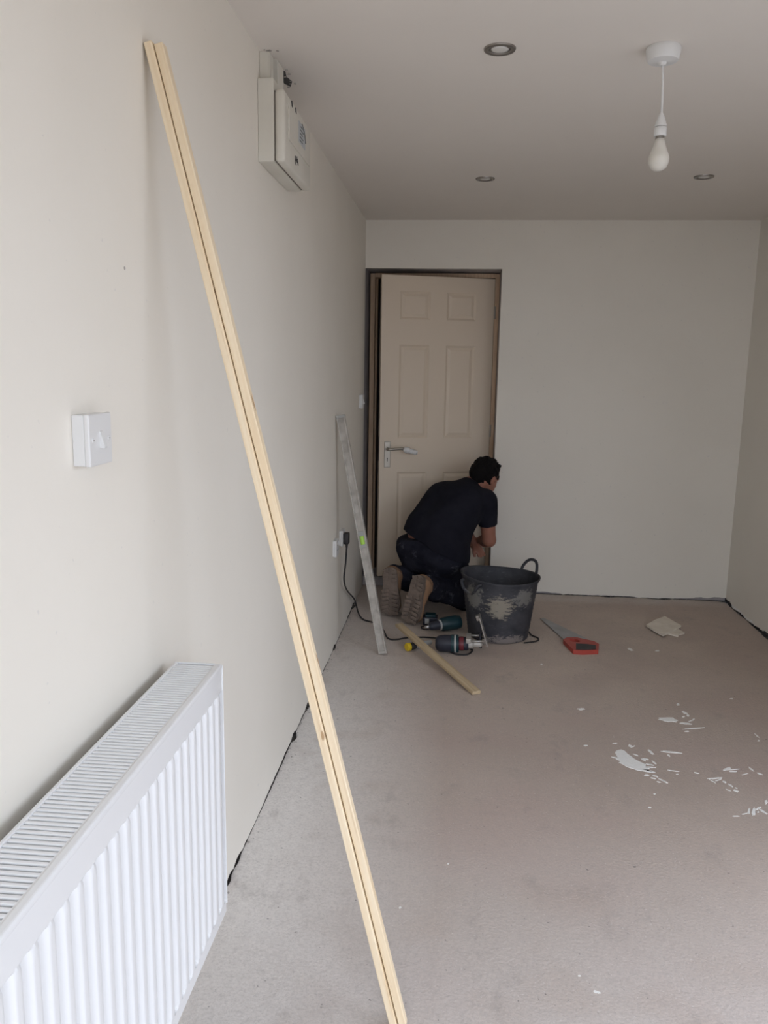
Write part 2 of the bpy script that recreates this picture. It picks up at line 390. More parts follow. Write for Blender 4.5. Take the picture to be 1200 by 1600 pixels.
# open patio doorway in the right wall (out of frame): the daylight comes in here
bm = nb(); box(bm, (W + 0.21, YR - 14, -0.16), (W + 16, D + 9, -0.05)); struct('floor_patio', bm, 'patio', 'paved ground outside the patio doorway')
bm = nb(); box(bm, (W + OPPD, YR - 14, -0.05), (W + OPPD + 0.2, D + 9, OPPH)); struct('wall_skyblock_patio', bm, 'brick', 'added unseen wall across the patio that blocks low sky')  # added out of view to keep low sky out of the opening

# plaster splashes on the floor (outlines measured on the photograph, laid on the floor)
sp = [  # crop pixel outline parameters: x, y, length, width, angle (in the 4.615x crop of 940..1200, 1080..1300)
    (480, 205, 165, 34, 6), (600, 232, 95, 12, 6), (598, 155, 46, 15, 25), (622, 175, 22, 14, 20), (660, 205, 26, 10, -40), (672, 268, 172, 6, -4), (612, 290, 34, 9, 0), (552, 95, 22, 20, 30), (590, 185, 20, 8, 0), (640, 215, 30, 6, -20),
    (500, 440, 145, 10, 6), (485, 465, 26, 12, 30), (355, 440, 56, 14, 38), (205, 395, 34, 16, 30), (230, 398, 26, 7, -20), (320, 490, 50, 9, 10), (378, 515, 44, 12, 38), (300, 495, 40, 8, 25), (345, 530, 60, 8, 8), (350, 548, 70, 8, 4), (345, 575, 90, 10, 14), (385, 612, 44, 9, 20), (325, 605, 36, 14, 0), (430, 640, 60, 9, 24), (460, 655, 40, 9, 24), (370, 628, 40, 8, 15), (410, 655, 30, 8, 10), (100, 480, 60, 7, 10), (245, 460, 40, 6, 18),
    (520, 575, 90, 5, 8), (545, 600, 18, 6, 0), (683, 590, 42, 7, 12), (820, 628, 105, 8, -4), (800, 650, 60, 7, 30), (845, 640, 50, 7, -18), (885, 655, 30, 12, 30), (930, 680, 40, 11, 30), (965, 718, 42, 12, 20), (915, 715, 40, 5, 20), (970, 700, 26, 6, 30),
    (905, 560, 55, 18, -20), (945, 565, 90, 6, -4), (950, 580, 70, 6, 0), (1078, 562, 46, 11, 38), (1140, 596, 44, 9, 18), (1030, 600, 50, 4, -15),
    (1095, 870, 30, 60, 10), (1062, 865, 18, 44, 10), (1165, 868, 80, 13, 32), (1130, 845, 40, 12, -25), (1030, 885, 40, 6, -10), (965, 902, 50, 5, 0), (1185, 800, 24, 30, 10), (1128, 872, 12, 10, 0),
    (1118, 320, 50, 8, 42), (1132, 357, 18, 12, 0), (382, 742, 16, 9, 0), (96, 376, 34, 5, -8)]


def splash(outline):
    bm = nb(); pts = [fl(u, v) for u, v in outline]; c = sum(pts, Vector()) / len(pts)
    A = [bm.verts.new((p.x, p.y, -0.0005)) for p in pts]; B = [bm.verts.new((c.x + (p.x - c.x) * 0.93, c.y + (p.y - c.y) * 0.93, 0.0014)) for p in pts]; n = len(A)
    bm.faces.new(B)
    for k in range(n): bm.faces.new((A[k], A[(k + 1) % n], B[(k + 1) % n], B[k]))
    obj('plaster_splash', bm, 'splash', floor)


def blob(x, y, L, Wd, ang, K=1 / 4.615, ox=940, oy=1080, rough=0.28):
    ca, sa = math.cos(math.radians(ang)), math.sin(math.radians(ang)); pts = []
    n = 16
    for k in range(n):
        t = 2 * math.pi * k / n; r = 1 + random.uniform(-rough, rough)
        a, b = math.cos(t) * L / 2 * r, math.sin(t) * Wd / 2 * r
        pts.append((ox + (x + a * ca - b * sa) * K, oy + (y + a * sa + b * ca) * K))
    splash(pts)


big = [(92, 440), (105, 424), (140, 417), (165, 428), (182, 446), (215, 470), (245, 492), (285, 512), (322, 530), (318, 540), (352, 560), (330, 566), (384, 592), (330, 585), (296, 578), (262, 574), (222, 560), (180, 548), (158, 532), (120, 515), (135, 505), (98, 488), (112, 478)]
splash([(940 + x / 4.615, 1080 + y / 4.615) for x, y in big])
for s in sp: blob(*s)
for u, v, L, Wd, a in [(908, 1108, 11, 3, 0), (932, 1550, 12, 3.5, 20), (1027, 1017, 7, 2, 0), (846, 1038, 4, 2, 0), (985, 1015, 9, 3, 20), (915, 1165, 6, 2, 0), (1143, 1092, 5, 2, 0), (1015, 1262, 5, 2, 10), (625, 1418, 4, 3, 0), (905, 1525, 5, 2, 0), (700, 1350, 3, 2, 0)]:
    blob(u, v, L, Wd, a, 1, 0, 0)

# crumbs along the foot of the walls: uncountable rubble
bm = nb()
for k in range(260):
    w_ = random.random()
    if w_ < 0.5: p = Vector((abs(random.gauss(0.004, 0.010)) + 0.003, random.uniform(0.6, D - 0.1), 0))
    elif w_ < 0.75: p = Vector((random.uniform(1.0, W - 0.03), D - abs(random.gauss(0.004, 0.010)) - 0.004, 0))
    else: p = Vector((W - abs(random.gauss(0.004, 0.012)) - 0.004, random.uniform(2.5, D), 0))
    s = random.uniform(0.001, 0.0028)
    box(bm, (-s, -s * random.uniform(.6, 1.6), 0), (s, s, s * random.uniform(.7, 1.4)), Matrix.Translation(p) @ Matrix.Rotation(random.uniform(0, 3), 4, 'Z'))
top(obj('plaster_crumbs', bm, 'rubble'), 'crumbs of broken plaster along the foot of the walls', 'rubble', kind='stuff')


def sliver(pts, wid, hgt):
    bm = nb(); tube(bm, [Vector(p) for p in pts], [wid * (0.5 + random.random()) for _ in pts], 6)
    for v in bm.verts: v.co.z = 0.001 + max(0, v.co.z) * hgt
    return bm


for i, (ya, yb) in enumerate(((5.02, 5.22), (4.80, 4.98))):
    pts = [(W + 0.001 + random.uniform(-.004, .003), ya + (yb - ya) * k / 6, 0.008 + 0.004 * math.sin(k)) for k in range(7)]
    o = obj('plaster_sliver', sliver(pts, 0.005, 1.3), 'splash')
    top(o, ['broken white plaster strip in the right wall gap, nearest the corner', 'broken white plaster strip in the right wall gap, further from the corner'][i], 'plaster', 'broken plaster strips')

# ================================================================== DOOR AND ITS FRAME
fr = bpy.data.objects.new('trim_1', None); C.objects.link(fr); fr.location = (0.43, 5.60, 0.062); fr['kind'] = 'structure'; fr['label'] = 'raw timber door frame set deep in the doorway'
FY0, FY1 = 5.552, 5.645
bm = nb(); rbox(bm, (0.838, FY0, 0.0625), (0.866, FY1, 2.098), 0.002); obj('jamb', bm, 'frame', fr)
bm = nb(); rbox(bm, (0.010, FY0, 0.0625), (0.042, FY1, 2.098), 0.002); obj('jamb', bm, 'frame', fr)
bm = nb(); rbox(bm, (0.0425, FY0, 2.072), (0.8375, FY1, 2.100), 0.002); obj('head', bm, 'frame', fr)
bm = nb(); rbox(bm, (0.0425, FY0 + 0.05, 0.0625), (0.056, FY1 - 0.008, 2.0715), 0.002); obj('door_stop', bm, 'frame', fr)
bm = nb(); rbox(bm, (0.826, FY0 + 0.05, 0.0625), (0.8375, FY1 - 0.008, 2.0715), 0.002); obj('door_stop', bm, 'frame', fr)

TH = math.radians(17.7); DW, DZ0, DZT, DT = 0.762, 0.085, 2.066, 0.038
door = bpy.data.objects.new('door_1', None); C.objects.link(door); door.location = (0.836, 5.552, DZ0); door['kind'] = 'structure'
door['label'] = 'cream six-panel door standing ajar in the doorway'
# door space: s from the hinge along the leaf, d towards the camera side (front face d = 0), z
DM = Matrix(((-math.cos(TH), math.sin(TH), 0, 0.836), (-math.sin(TH), -math.cos(TH), 0, 5.552), (0, 0, 1, 0), (0, 0, 0, 1)))
cols = [(0.125, 0.325), (0.437, 0.640)]; rows = [(0.30, 0.795), (1.022, 1.630), (1.792, 1.970)]


def door_leaf():
    bm = nb(); ss = [0, cols[0][0], cols[0][1], cols[1][0], cols[1][1], DW]; zs = [DZ0] + [z for r in rows for z in r] + [DZT]
    for d in (0.0,):
        for i in range(5):
            for j in range(len(zs) - 1):
                if i in (1, 3) and j in (1, 3, 5): continue
                vs = [bm.verts.new((s, d, z)) for s, z in ((ss[i], zs[j]), (ss[i + 1], zs[j]), (ss[i + 1], zs[j + 1]), (ss[i], zs[j + 1]))]; bm.faces.new(vs)
    vs = [bm.verts.new((s, -DT, z)) for s, z in ((0, DZ0), (DW, DZ0), (DW, DZT), (0, DZT))]; bm.faces.new(vs[::-1])
    fs = [bm.verts.new((s, 0, z)) for s, z in ((0, DZ0), (DW, DZ0), (DW, DZT), (0, DZT))]
    for k in range(4): bm.faces.new((fs[k], vs[k], vs[(k + 1) % 4], fs[(k + 1) % 4]))
    for a, b in cols:                      # moulded recess walls round each panel
        for z0, z1 in rows:
            R1 = [(a, z0), (b, z0), (b, z1), (a, z1)]; g = 0.013
            R2 = [(a + g, z0 + g), (b - g, z0 + g), (b - g, z1 - g), (a + g, z1 - g)]
            A = [bm.verts.new((s, 0, z)) for s, z in R1]; B = [bm.verts.new((s, -0.007, z)) for s, z in R2]
            for k in range(4): bm.faces.new((A[k], A[(k + 1) % 4], B[(k + 1) % 4], B[k]))
            bm.faces.new(B)
    bmesh.ops.remove_doubles(bm, verts=bm.verts, dist=1e-5); bm.transform(DM); return bm


obj('leaf', door_leaf(), 'door', door)
for a, b in cols:
    for z0, z1 in rows:
        g, g2 = 0.016, 0.034; bm = nb()
        A = [bm.verts.new((s, -0.0068, z)) for s, z in ((a + g, z0 + g), (b - g, z0 + g), (b - g, z1 - g), (a + g, z1 - g))]
        B = [bm.verts.new((s, -0.0015, z)) for s, z in ((a + g2, z0 + g2), (b - g2, z0 + g2), (b - g2, z1 - g2), (a + g2, z1 - g2))]
        for k in range(4): bm.faces.new((A[k], A[(k + 1) % 4], B[(k + 1) % 4], B[k]))
        bm.faces.new(B); bm.transform(DM); obj('panel', bm, 'door', door)
bm = nb(); rbox(bm, (0.689, 0, 0.828), (0.731, 0.006, 1.000), 0.003, mtx=DM); hp = obj('handle_plate', bm, 'chrome', door); hp['label'] = 'chrome lever handle plate'
bm = nb(); box(bm, (0.7075, 0.0055, 0.868), (0.7125, 0.0066, 0.884), DM); lathe(bm, [(0.004, 0.0), (0.004, 0.0066)], DM @ Vector((0.71, 0, 0.888)), DM.to_3x3() @ Vector((0, 1, 0)), 10); obj('keyhole', bm, 'ink', hp)
bm = nb(); tube(bm, [DM @ Vector(p) for p in spline([(0.71, 0.004, 0.952), (0.71, 0.045, 0.952), (0.690, 0.052, 0.953), (0.64, 0.052, 0.956), (0.595, 0.050, 0.953)], 6)], [0.011] * 7 + [0.010] * 6 + [0.009] * 12, 10); obj('lever', bm, 'chrome', door, True)
bm = nb()
for k in range(3): lathe(bm, [(0.010, 0), (0.020 - 0.003 * k, 0.012), (0.022 - 0.003 * k, 0.035), (0.012, 0.050)], DM @ Vector((0.612 - 0.022 * k, 0.050 + 0.004 * k, 0.952 - 0.006 * k)), DM.to_3x3() @ Vector((-1, 0.1, -0.2)), 10)
wrp = obj('lever_wrapping', bm, 'plastic', door, True); wrp['label'] = 'crumpled white protective wrap on the lever end'
bm = nb(); box(bm, (DW - 0.0005, -0.030, 0.87), (DW + 0.0015, -0.008, 1.03), DM); obj('latch_plate', bm, 'nickel', door)
for z in (0.30, 1.07, 1.85):
    bm = nb(); tube(bm, [DM @ Vector((-0.003, 0.004, z - 0.04)), DM @ Vector((-0.003, 0.004, z + 0.04))], 0.006, 8); obj('hinge', bm, 'steel', door)

# ================================================================== RADIATOR
RY0, RY1, RZ0, RZ1 = 0.42, 1.627, 0.25, 0.846
rad = thing('radiator', (0.08, (RY0 + RY1) / 2, RZ0), 'white fluted double-panel radiator with slatted top grille on the left wall', 'radiator')


def fluted(xf, sgn):
    bm = nb(); pitch = 0.0402; n = int((RY1 - RY0) / pitch); y0 = RY1 - 0.008 - n * pitch; sub = 12
    ys = [RY0] + [y0 + pitch * i / sub for i in range(n * sub + 1)] + [RY1]
    zb, zt = RZ0, RZ1 - 0.012
    zs = [zb, zb + 0.028, zb + 0.034, zb + 0.044, zb + 0.058, zb + 0.075, zt - 0.090, zt - 0.074, zt - 0.060, zt - 0.053, zt - 0.049, zt]
    G = []
    for y in ys:
        ph = ((y - y0) / pitch) % 1.0; w = abs(ph - 0.5) * 2          # 1 in the groove, 0 on the rib
        rib = 1 - min(1, max(0, (w - 0.42) / 0.45)) ** 1.3
        if y <= y0 or y >= RY1 - 0.006: rib = 0
        row = []
        for z in zs:
            e = 1 if zb + 0.031 < z < zt - 0.050 else 0
            e = min(1.0, e); lim = 1.0 if z < zt - 0.058 else max(0.0, 1 - 0.5 * w)
            row.append(bm.verts.new((xf + sgn * (-0.013 + 0.0145 * min(rib, lim)) if e else xf, y, z)))
        G.append(row)
    for A, B in zip(G, G[1:]):
        for j in range(len(zs) - 1): bm.faces.new((A[j], B[j], B[j + 1], A[j + 1]))
    back = [bm.verts.new((xf - sgn * 0.020, y, z)) for y, z in ((RY0, zb), (RY1, zb), (RY1, zt), (RY0, zt))]; bm.faces.new(back)
    bm.faces.new([g[0] for g in G] + [back[1], back[0]]); bm.faces.new([g[-1] for g in G] + [back[2], back[3]])
    bm.faces.new(G[0] + [back[3], back[0]]); bm.faces.new(G[-1] + [back[2], back[1]])
    return bm


fp = obj('front_panel', fluted(0.131, 1), 'white', rad, True, angle=40)
for p_ in fp.data.polygons:
    if p_.center.z + RZ0 > RZ1 - 0.064 or p_.center.z < 0.033: p_.use_smooth = False
bm = nb(); rbox(bm, (0.032, RY0, RZ0), (0.050, RY1, RZ1 - 0.012), 0.003); obj('back_panel', bm, 'white', rad)
bm = nb(); k = 0; y = RY0 + 0.02
while y < RY1 - 0.03:                       # folded convector fins between the panels
    box(bm, (0.052, y, RZ0 + 0.03), (0.109, y + 0.0012, RZ1 - 0.035)); y += 0.0125
obj('convector_fins', bm, 'fin', rad)
bm = nb(); rbox(bm, (0.028, RY1 - 0.0005, RZ0 + 0.02), (0.1335, RY1 + 0.0035, RZ1 - 0.004), 0.0015); obj('side_cover', bm, 'white', rad)
bm = nb(); rbox(bm, (0.028, RY0 - 0.0035, RZ0 + 0.02), (0.1335, RY0 + 0.0005, RZ1 - 0.004), 0.0015); obj('side_cover', bm, 'white', rad)
g = obj('top_grille', (lambda b: (rbox(b, (0.028, RY0, RZ1 - 0.012), (0.036, RY1, RZ1), 0.0025), rbox(b, (0.118, RY0, RZ1 - 0.012), (0.1335, RY1, RZ1), 0.004, 3), rbox(b, (0.036, RY1 - 0.006, RZ1 - 0.010), (0.118, RY1, RZ1), 0.0015), rbox(b, (0.036, RY0, RZ1 - 0.010), (0.118, RY0 + 0.006, RZ1), 0.0015), box(b, (0.1165, RY0, RZ1 - 0.006), (0.119, RY1, RZ1 - 0.0015)), b)[-1])(nb()), 'white', rad)
sl = None; y = RY0 + 0.014
while y < RY1 - 0.012:
    if sl is None:
        bm = nb(); rbox(bm, (0.0355, y - 0.0037, RZ1 - 0.0075), (0.1178, y + 0.0037, RZ1 - 0.001), 0.0018); sl = obj('slat', bm, 'white', g)
        y_first = y
    else:
        o = sl.copy(); C.objects.link(o); o.parent = g; o.location = (0, y - y_first, 0)
    y += 0.0112
for y in (RY0 + 0.12, RY1 - 0.12):
    bm = nb(); box(bm, (0.001, y - 0.015, RZ0 + 0.06), (0.033, y + 0.015, RZ1 - 0.08)); obj('wall_bracket', bm, 'white', rad)

# ================================================================== FITTINGS ON THE LEFT WALL
def sw_plate(name, y0, z0, dep, label, group, screws=True):
    t = thing(name, (0, y0 + 0.043, z0), label, 'light switch', group)
    bm = nb(); rbox(bm, (0.0, y0 + 0.001, z0 + 0.001), (dep - 0.009, y0 + 0.085, z0 + 0.085), 0.002); obj('back_box', bm, 'plastic', t)
    bm = nb(); rbox(bm, (dep - 0.0092, y0, z0), (dep, y0 + 0.086, z0 + 0.086), 0.0025, 3); obj('plate', bm, 'plastic', t)
    # rocker: wedge standing proud at the bottom
    yc, zc = y0 + 0.043, z0 + 0.043
    bm = nb(); poly = [(dep - 0.001, zc - 0.0145), (dep + 0.0075, zc - 0.0145), (dep + 0.0085, zc - 0.012), (dep + 0.0015, zc + 0.0135), (dep - 0.001, zc + 0.0145)]
    A = [bm.verts.new((x, yc - 0.005, z)) for x, z in poly]; B = [bm.verts.new((x, yc + 0.005, z)) for x, z in poly]; bm.faces.new(A); bm.faces.new(B[::-1])
    for k in range(5): bm.faces.new((A[k], A[(k + 1) % 5], B[(k + 1) % 5], B[k]))
    obj('rocker', bm, 'plastic', t)
    for s in (-1, 1):
        bm = nb(); lathe(bm, [(0.0042, -0.001), (0.0042, 0.0008), (0.003, 0.0014)], (dep, yc + s * 0.0302, zc), (1, 0, 0), 14); sc_ = obj('screw_cap', bm, 'plastic', t, True)
        bm = nb(); box(bm, (dep + 0.0013, yc + s * 0.0302 - 0.0026, zc - 0.0004), (dep + 0.0018, yc + s * 0.0302 + 0.0026, zc + 0.0004)); obj('slot', bm, 'seam', sc_)
    return t


sw_plate('light_switch', 1.262, 1.3125, 0.030, 'white single rocker light switch above the radiator', 'light switches')
sw_plate('light_switch', 5.085, 1.225, 0.022, 'small far-off light switch beside the doorway', 'light switches')


def socket(y0, z0, label):
    t = thing('wall_socket', (0, y0 + 0.043, z0), label, 'socket', 'wall sockets')
    bm = nb(); rbox(bm, (0, y0 + 0.001, z0 + 0.001), (0.010, y0 + 0.085, z0 + 0.085), 0.002); obj('back_box', bm, 'plastic', t)
    bm = nb(); rbox(bm, (0.010, y0, z0), (0.0195, y0 + 0.086, z0 + 0.086), 0.0025); p = obj('plate', bm, 'plastic', t)
    bm = nb(); box(bm, (0.019, y0 + 0.039, z0 + 0.052), (0.0198, y0 + 0.047, z0 + 0.059)); box(bm, (0.019, y0 + 0.026, z0 + 0.030), (0.0198, y0 + 0.034, z0 + 0.034)); box(bm, (0.019, y0 + 0.052, z0 + 0.030), (0.0198, y0 + 0.060, z0 + 0.034)); obj('pin_holes', bm, 'ink', p)
    bm = nb(); rbox(bm, (0.019, y0 + 0.066, z0 + 0.055), (0.0225, y0 + 0.076, z0 + 0.074), 0.001); obj('rocker', bm, 'plastic', p)
    return t


socket(4.035, 0.512, 'empty white socket on the left wall, nearer the camera')
socket(4.262, 0.520, 'white socket holding the black plug beside the spirit level')

# power cord: plug in the far socket, cable down the wall and along the floor to the router
pc = thing('power_cord', (0.02, 4.30, 0.54), 'black plug and power cable hanging from the wall socket to the floor', 'cable')
bm = nb(); rbox(bm, (0.0200, 4.276, 0.528), (0.050, 4.326, 0.590), 0.006, 3); pg = obj('plug', bm, 'black', pc, True, angle=40)
bm = nb(); lathe(bm, [(0.0085, 0), (0.007, 0.012), (0.005, 0.030)], (0.036, 4.302, 0.532), (0, 0, -1), 12); obj('strain_relief', bm, 'black', pg, True)
c_pts = [(0.036, 4.302, 0.510), tuple(hit(540, 880, 0, 0.03)), tuple(hit(537.5, 905, 0, 0.025)), tuple(hit(542, 922, 0, 0.022)), tuple(hit(554, 937, 0, 0.025)), tuple(fl(560, 958, 0.02)), tuple(fl(568, 968, 0.006)), tuple(fl(584, 973, 0.0055)), tuple(fl(597, 982, 0.0055)), tuple(fl(606, 997, 0.0055)), tuple(fl(620, 999, 0.0055)), tuple(fl(640, 996, 0.0055)), tuple(fl(672, 996, 0.006)), tuple(fl(690, 999, 0.03))]
bm = nb(); tube(bm, spline(c_pts, 8), 0.0047, 8); obj('cable', bm, 'cable', pc, True)

# consumer unit (fuse box) with conduit up to the ceiling
fb = thing('fuse_box', (0, 2.74, 2.084), 'aged cream fuse box high on the left wall with stickers', 'fuse box')
y0, y1, z0, z1 = 2.532, 2.955, 2.084, 2.318
bm = nb(); rbox(bm, (0.0, y0, z0), (0.0485, y1, z1), 0.003); obj('back_box', bm, 'cream', fb)
bm = nb(); rbox(bm, (0.047, y0 + 0.004, z0 + 0.004), (0.052, y1 - 0.004, z1 - 0.034), 0.001); obj('seam', bm, 'seam', fb)
bm = nb(); rbox(bm, (0.0515, y0, z0), (0.082, y1, z1 - 0.030), 0.010, 4); cv = obj('front_cover', bm, 'cream', fb, True, angle=50)
bm = nb(); rbox(bm, (0.0815, y0 + 0.05, z0 + 0.075), (0.0855, y1 - 0.03, z1 - 0.055), 0.0015); lid = obj('flap', bm, 'cream', fb)
bm = nb(); box(bm, (0.0850, y0 + 0.19, z0 + 0.105), (0.0862, y0 + 0.30, z0 + 0.170)); obj('label_sticker', bm, 'sticker', lid)
bm = nb()
for k in range(5): box(bm, (0.0860, y0 + 0.205 + 0.004 * k, z0 + 0.113 + 0.011 * k), (0.0868, y0 + 0.25 + 0.03 * random.random(), z0 + 0.116 + 0.011 * k))
tube(bm, [(0.0866, y0 + 0.245, z0 + 0.172), (0.0866, y0 + 0.29, z0 + 0.150), (0.0866, y0 + 0.305, z0 + 0.128)], 0.0016, 5)
obj('label_print', bm, 'ink', lid)
bm = nb()
for a, b in (((0.150, 0.052), (0.150, 0.032)), ((0.150, 0.045), (0.185, 0.040)), ((0.185, 0.052), (0.195, 0.034)), ((0.150, 0.032), (0.165, 0.028)), ((0.172, 0.040), (0.176, 0.056))):
    tube(bm, [(0.0822, y0 + a[0], z0 + a[1]), (0.0822, y0 + b[0], z0 + b[1])], 0.0022, 5)
obj('pen_mark', bm, 'ink', cv)
bm = nb()
for a in ((0.095, 0.198), (0.155, 0.196)):
    bm = nb(); tube(bm, [(0.0822, y0 + a[0], z0 + a[1]), (0.0822, y0 + a[0] + 0.012, z0 + a[1] - 0.024)], 0.003, 5)
    obj('chipped_mark', bm, 'ink', cv)
for i, (ya, yb, xd) in enumerate(((2.560, 2.600, 0.030), (2.618, 2.700, 0.040))):
    cdt = nb(); rbox(cdt, (0.0, ya, z1 - 0.0035), (xd, yb, H), 0.002); o = obj('conduit', cdt, 'cream', fb)
    bm = nb(); rbox(bm, (xd - 0.0005, ya - 0.001, z1 + 0.002), (xd + 0.0025, yb + 0.001, H - 0.004), 0.001); obj('conduit_lid', bm, 'cream', o)
bm = nb()
poly = [(0.012, 2.712), (0.030, 2.708), (0.042, 2.73), (0.036, 2.775), (0.045, 2.82), (0.030, 2.87), (0.016, 2.84), (0.010, 2.77)]
prism(bm, poly, H - 0.0012, H + 0.004); o = obj('ceiling_hole', bm, 'ink', ceiling); o['label'] = 'ragged dark hole in the ceiling behind the conduit'
bm = nb()
for k in range(14): s = random.uniform(0.0012, 0.0032); p = (random.uniform(0.01, 0.055), random.choice((random.uniform(2.545, 2.56), random.uniform(2.70, 2.9))), H - s * 0.6); box(bm, (-s, -s * 1.6, -s * .4), (s, s, s), Matrix.Translation(p) @ Matrix.Rotation(random.random() * 3, 4, 'Z'))
o = obj('broken_plaster', bm, 'rubble', ceiling); o['kind'] = 'stuff'
# small plug of filler on the wall
p = hit(194.5, 419, 0, 0); bm = nb(); lathe(bm, [(0.0035, -0.001), (0.003, 0.0008)], p, (1, 0, 0), 10); o = obj('screw_hole', bm, 'rubble', wl)

# ================================================================== CEILING LIGHTS
def downlight(x, y, label):
    t = thing('downlight', (x, y, H), label, 'downlight', 'recessed ceiling downlights')
    bm = nb(); lathe(bm, [(0.030, 0.0), (0.0325, -0.0045), (0.037, -0.006), (0.0455, -0.0048), (0.0468, 0.0), (0.030, 0.0)], (x, y, H), seg=36, cap0=False, cap1=False); obj('bezel', bm, 'nickel', t, True, angle=50)
    bm = nb(); lathe(bm, [(0.0305, -0.0005), (0.0305, -0.0022), (0.026, -0.0026)], (x, y, H), seg=36); lp = obj('lamp_ring', bm, 'nickel', t, True)
    bm = nb(); lathe(bm, [(0.0255, -0.001), (0.0255, -0.0032), (0.018, -0.0048), (0.006, -0.0054)], (x, y, H), seg=32); obj('lens', bm, 'lens', t, True)


downlight(0.709, 2.574, 'round nickel downlight nearest the camera, level with the pendant')
downlight(0.716, 4.215, 'round nickel downlight in the far row, above the door')
downlight(1.749, 4.193, 'round nickel downlight in the far row, nearest the right wall')
px, py = 1.177, 2.587
pd = thing('pendant_light', (px, py, H), 'white pendant lampholder with a bare bulb hanging from the ceiling', 'pendant light')
bm = nb(); lathe(bm, [(0.047, 0.0), (0.049, -0.004), (0.049, -0.010), (0.0455, -0.032), (0.042, -0.037), (0.012, -0.041), (0.009, -0.048), (0.005, -0.049)], (px, py, H), seg=40); obj('ceiling_rose', bm, 'plastic', pd, True, angle=35)
bm = nb(); tube(bm, spline([(px, py, H - 0.045), (px + 0.004, py, H - 0.09), (px + 0.006, py, H - 0.135), (px + 0.007, py, H - 0.182)], 8), 0.0034, 8); obj('flex', bm, 'plastic', pd, True)
hx = px + 0.007
bm = nb(); lathe(bm, [(0.006, 0), (0.010, -0.010), (0.0165, -0.030), (0.0172, -0.034), (0.0152, -0.036)], (hx, py, H - 0.178), seg=28); ho = obj('lampholder', bm, 'plastic', pd, True, angle=50)
bm = nb(); lathe(bm, [(0.0150, -0.0345), (0.0148, -0.038)], (hx, py, H - 0.178), seg=28); obj('groove', bm, 'seam', ho)
bm = nb(); lathe(bm, [(0.0160, -0.037), (0.0178, -0.039), (0.0178, -0.060), (0.0165, -0.062)], (hx, py, H - 0.178), seg=28); obj('skirt', bm, 'plastic', ho, True, angle=50)
bm = nb(); lathe(bm, [(0.0125, 0), (0.0125, -0.016)], (hx, py, H - 0.237), seg=24); obj('bulb_cap', bm, 'nickel', pd, True, angle=50)
bm = nb(); lathe(bm, [(0.0130, 0), (0.0155, -0.010), (0.0185, -0.022), (0.0240, -0.036), (0.0285, -0.047), (0.0298, -0.056), (0.0285, -0.068), (0.023, -0.080), (0.013, -0.087), (0.004, -0.0895)], (hx + 0.001, py, H - 0.247), seg=32); obj('bulb', bm, 'bulb', pd, True)

# ================================================================== LEANING BATTENS AND SPIRIT LEVEL
def stick(name, base, topp, w, d, m, label, cat, group, side=(0, 1, 0), bev=0.002, bow=0.0, zoff=0.0):
    """a batten: local z along its length, local y along side; base/topp are points of its lower left near edge"""
    b, t = Vector(base), Vector(topp); a = (t - b).normalized(); s = Vector(side); s = (s - a * s.dot(a)).normalized(); u = s.cross(a)
    mt = Matrix((u, s, a)).transposed().to_4x4(); mt.translation = b
    bm = nb(); rbox(bm, (0, 0, 0), (w, d, (t - b).length), bev, 2); Lg = (t - b).length
    if bow:
        cuts = [e_ for e_ in bm.edges if abs(e_.verts[0].co.z - e_.verts[1].co.z) > Lg * 0.8]
        bmesh.ops.subdivide_edges(bm, edges=cuts, cuts=24, use_grid_fill=True)
        for v in bm.verts: q = v.co.z / Lg; v.co.x += bow * 4 * q * (1 - q)
    if zoff: bm.transform(Matrix.Translation((zoff, 0, zoff))); mt = mt @ Matrix.Translation((-zoff, 0, -zoff))
    o = obj(name, bm, m, mtx=mt); return top(o, label, cat, group)


stick('pine_batten', (0.5145, 1.600, 0.0015), (0.0015, 1.628, 2.085), 0.0165, 0.022, 'pine', 'pale pine batten leaning on the left wall, the strip touching the wall', 'batten', 'pine battens')
stick('pine_batten', (0.5345, 1.606, 0.0015), (0.0205, 1.632, 2.083), 0.0175, 0.024, 'pine', 'pale pine batten leaning on the left wall, the outer strip of the pair', 'batten', 'pine battens', zoff=0.41)

# spirit level
lb, lt = Vector((0.247, 4.020, 0.004)), Vector((0.0015, 4.098, 1.236))
a = (lt - lb).normalized(); s = Vector((0.12, 1, 0)); s = (s - a * s.dot(a)).normalized(); u = s.cross(a); LM = Matrix((u, s, a)).transposed().to_4x4(); LM.translation = lb; LL = (lt - lb).length
lv = thing('spirit_level', lb, 'dusty grey spirit level leaning on the wall by the sockets', 'spirit level')
bm = nb()
rbox(bm, (0, 0, 0.012), (0.008, 0.024, LL - 0.012), 0.0015, 2, LM); rbox(bm, (0.036, 0, 0.012), (0.044, 0.024, LL - 0.012), 0.0015, 2, LM)
box(bm, (0.006, 0.006, 0.012), (0.038, 0.018, LL * 0.455), LM); box(bm, (0.006, 0.006, LL * 0.515), (0.038, 0.018, LL - 0.012), LM)
bl = obj('rail', bm, 'alu', lv)
for za, zb in ((0, 0.016), (LL - 0.016, LL)):
    bm = nb(); rbox(bm, (-0.001, -0.001, za), (0.045, 0.025, zb), 0.003, 2, LM); obj('end_cap', bm, 'alu' if za == 0 else 'grey', lv)
bm = nb(); rbox(bm, (0.006, 0.0015, LL * 0.45), (0.038, 0.0225, LL * 0.52), 0.002, 2, LM); vb = obj('vial_block', bm, 'grey', lv)
bm = nb(); tube(bm, [LM @ Vector((0.022, 0.0035, LL * 0.466)), LM @ Vector((0.022, 0.0035, LL * 0.500))], 0.012, 14); obj('vial', bm, 'vial', lv, True, angle=50)

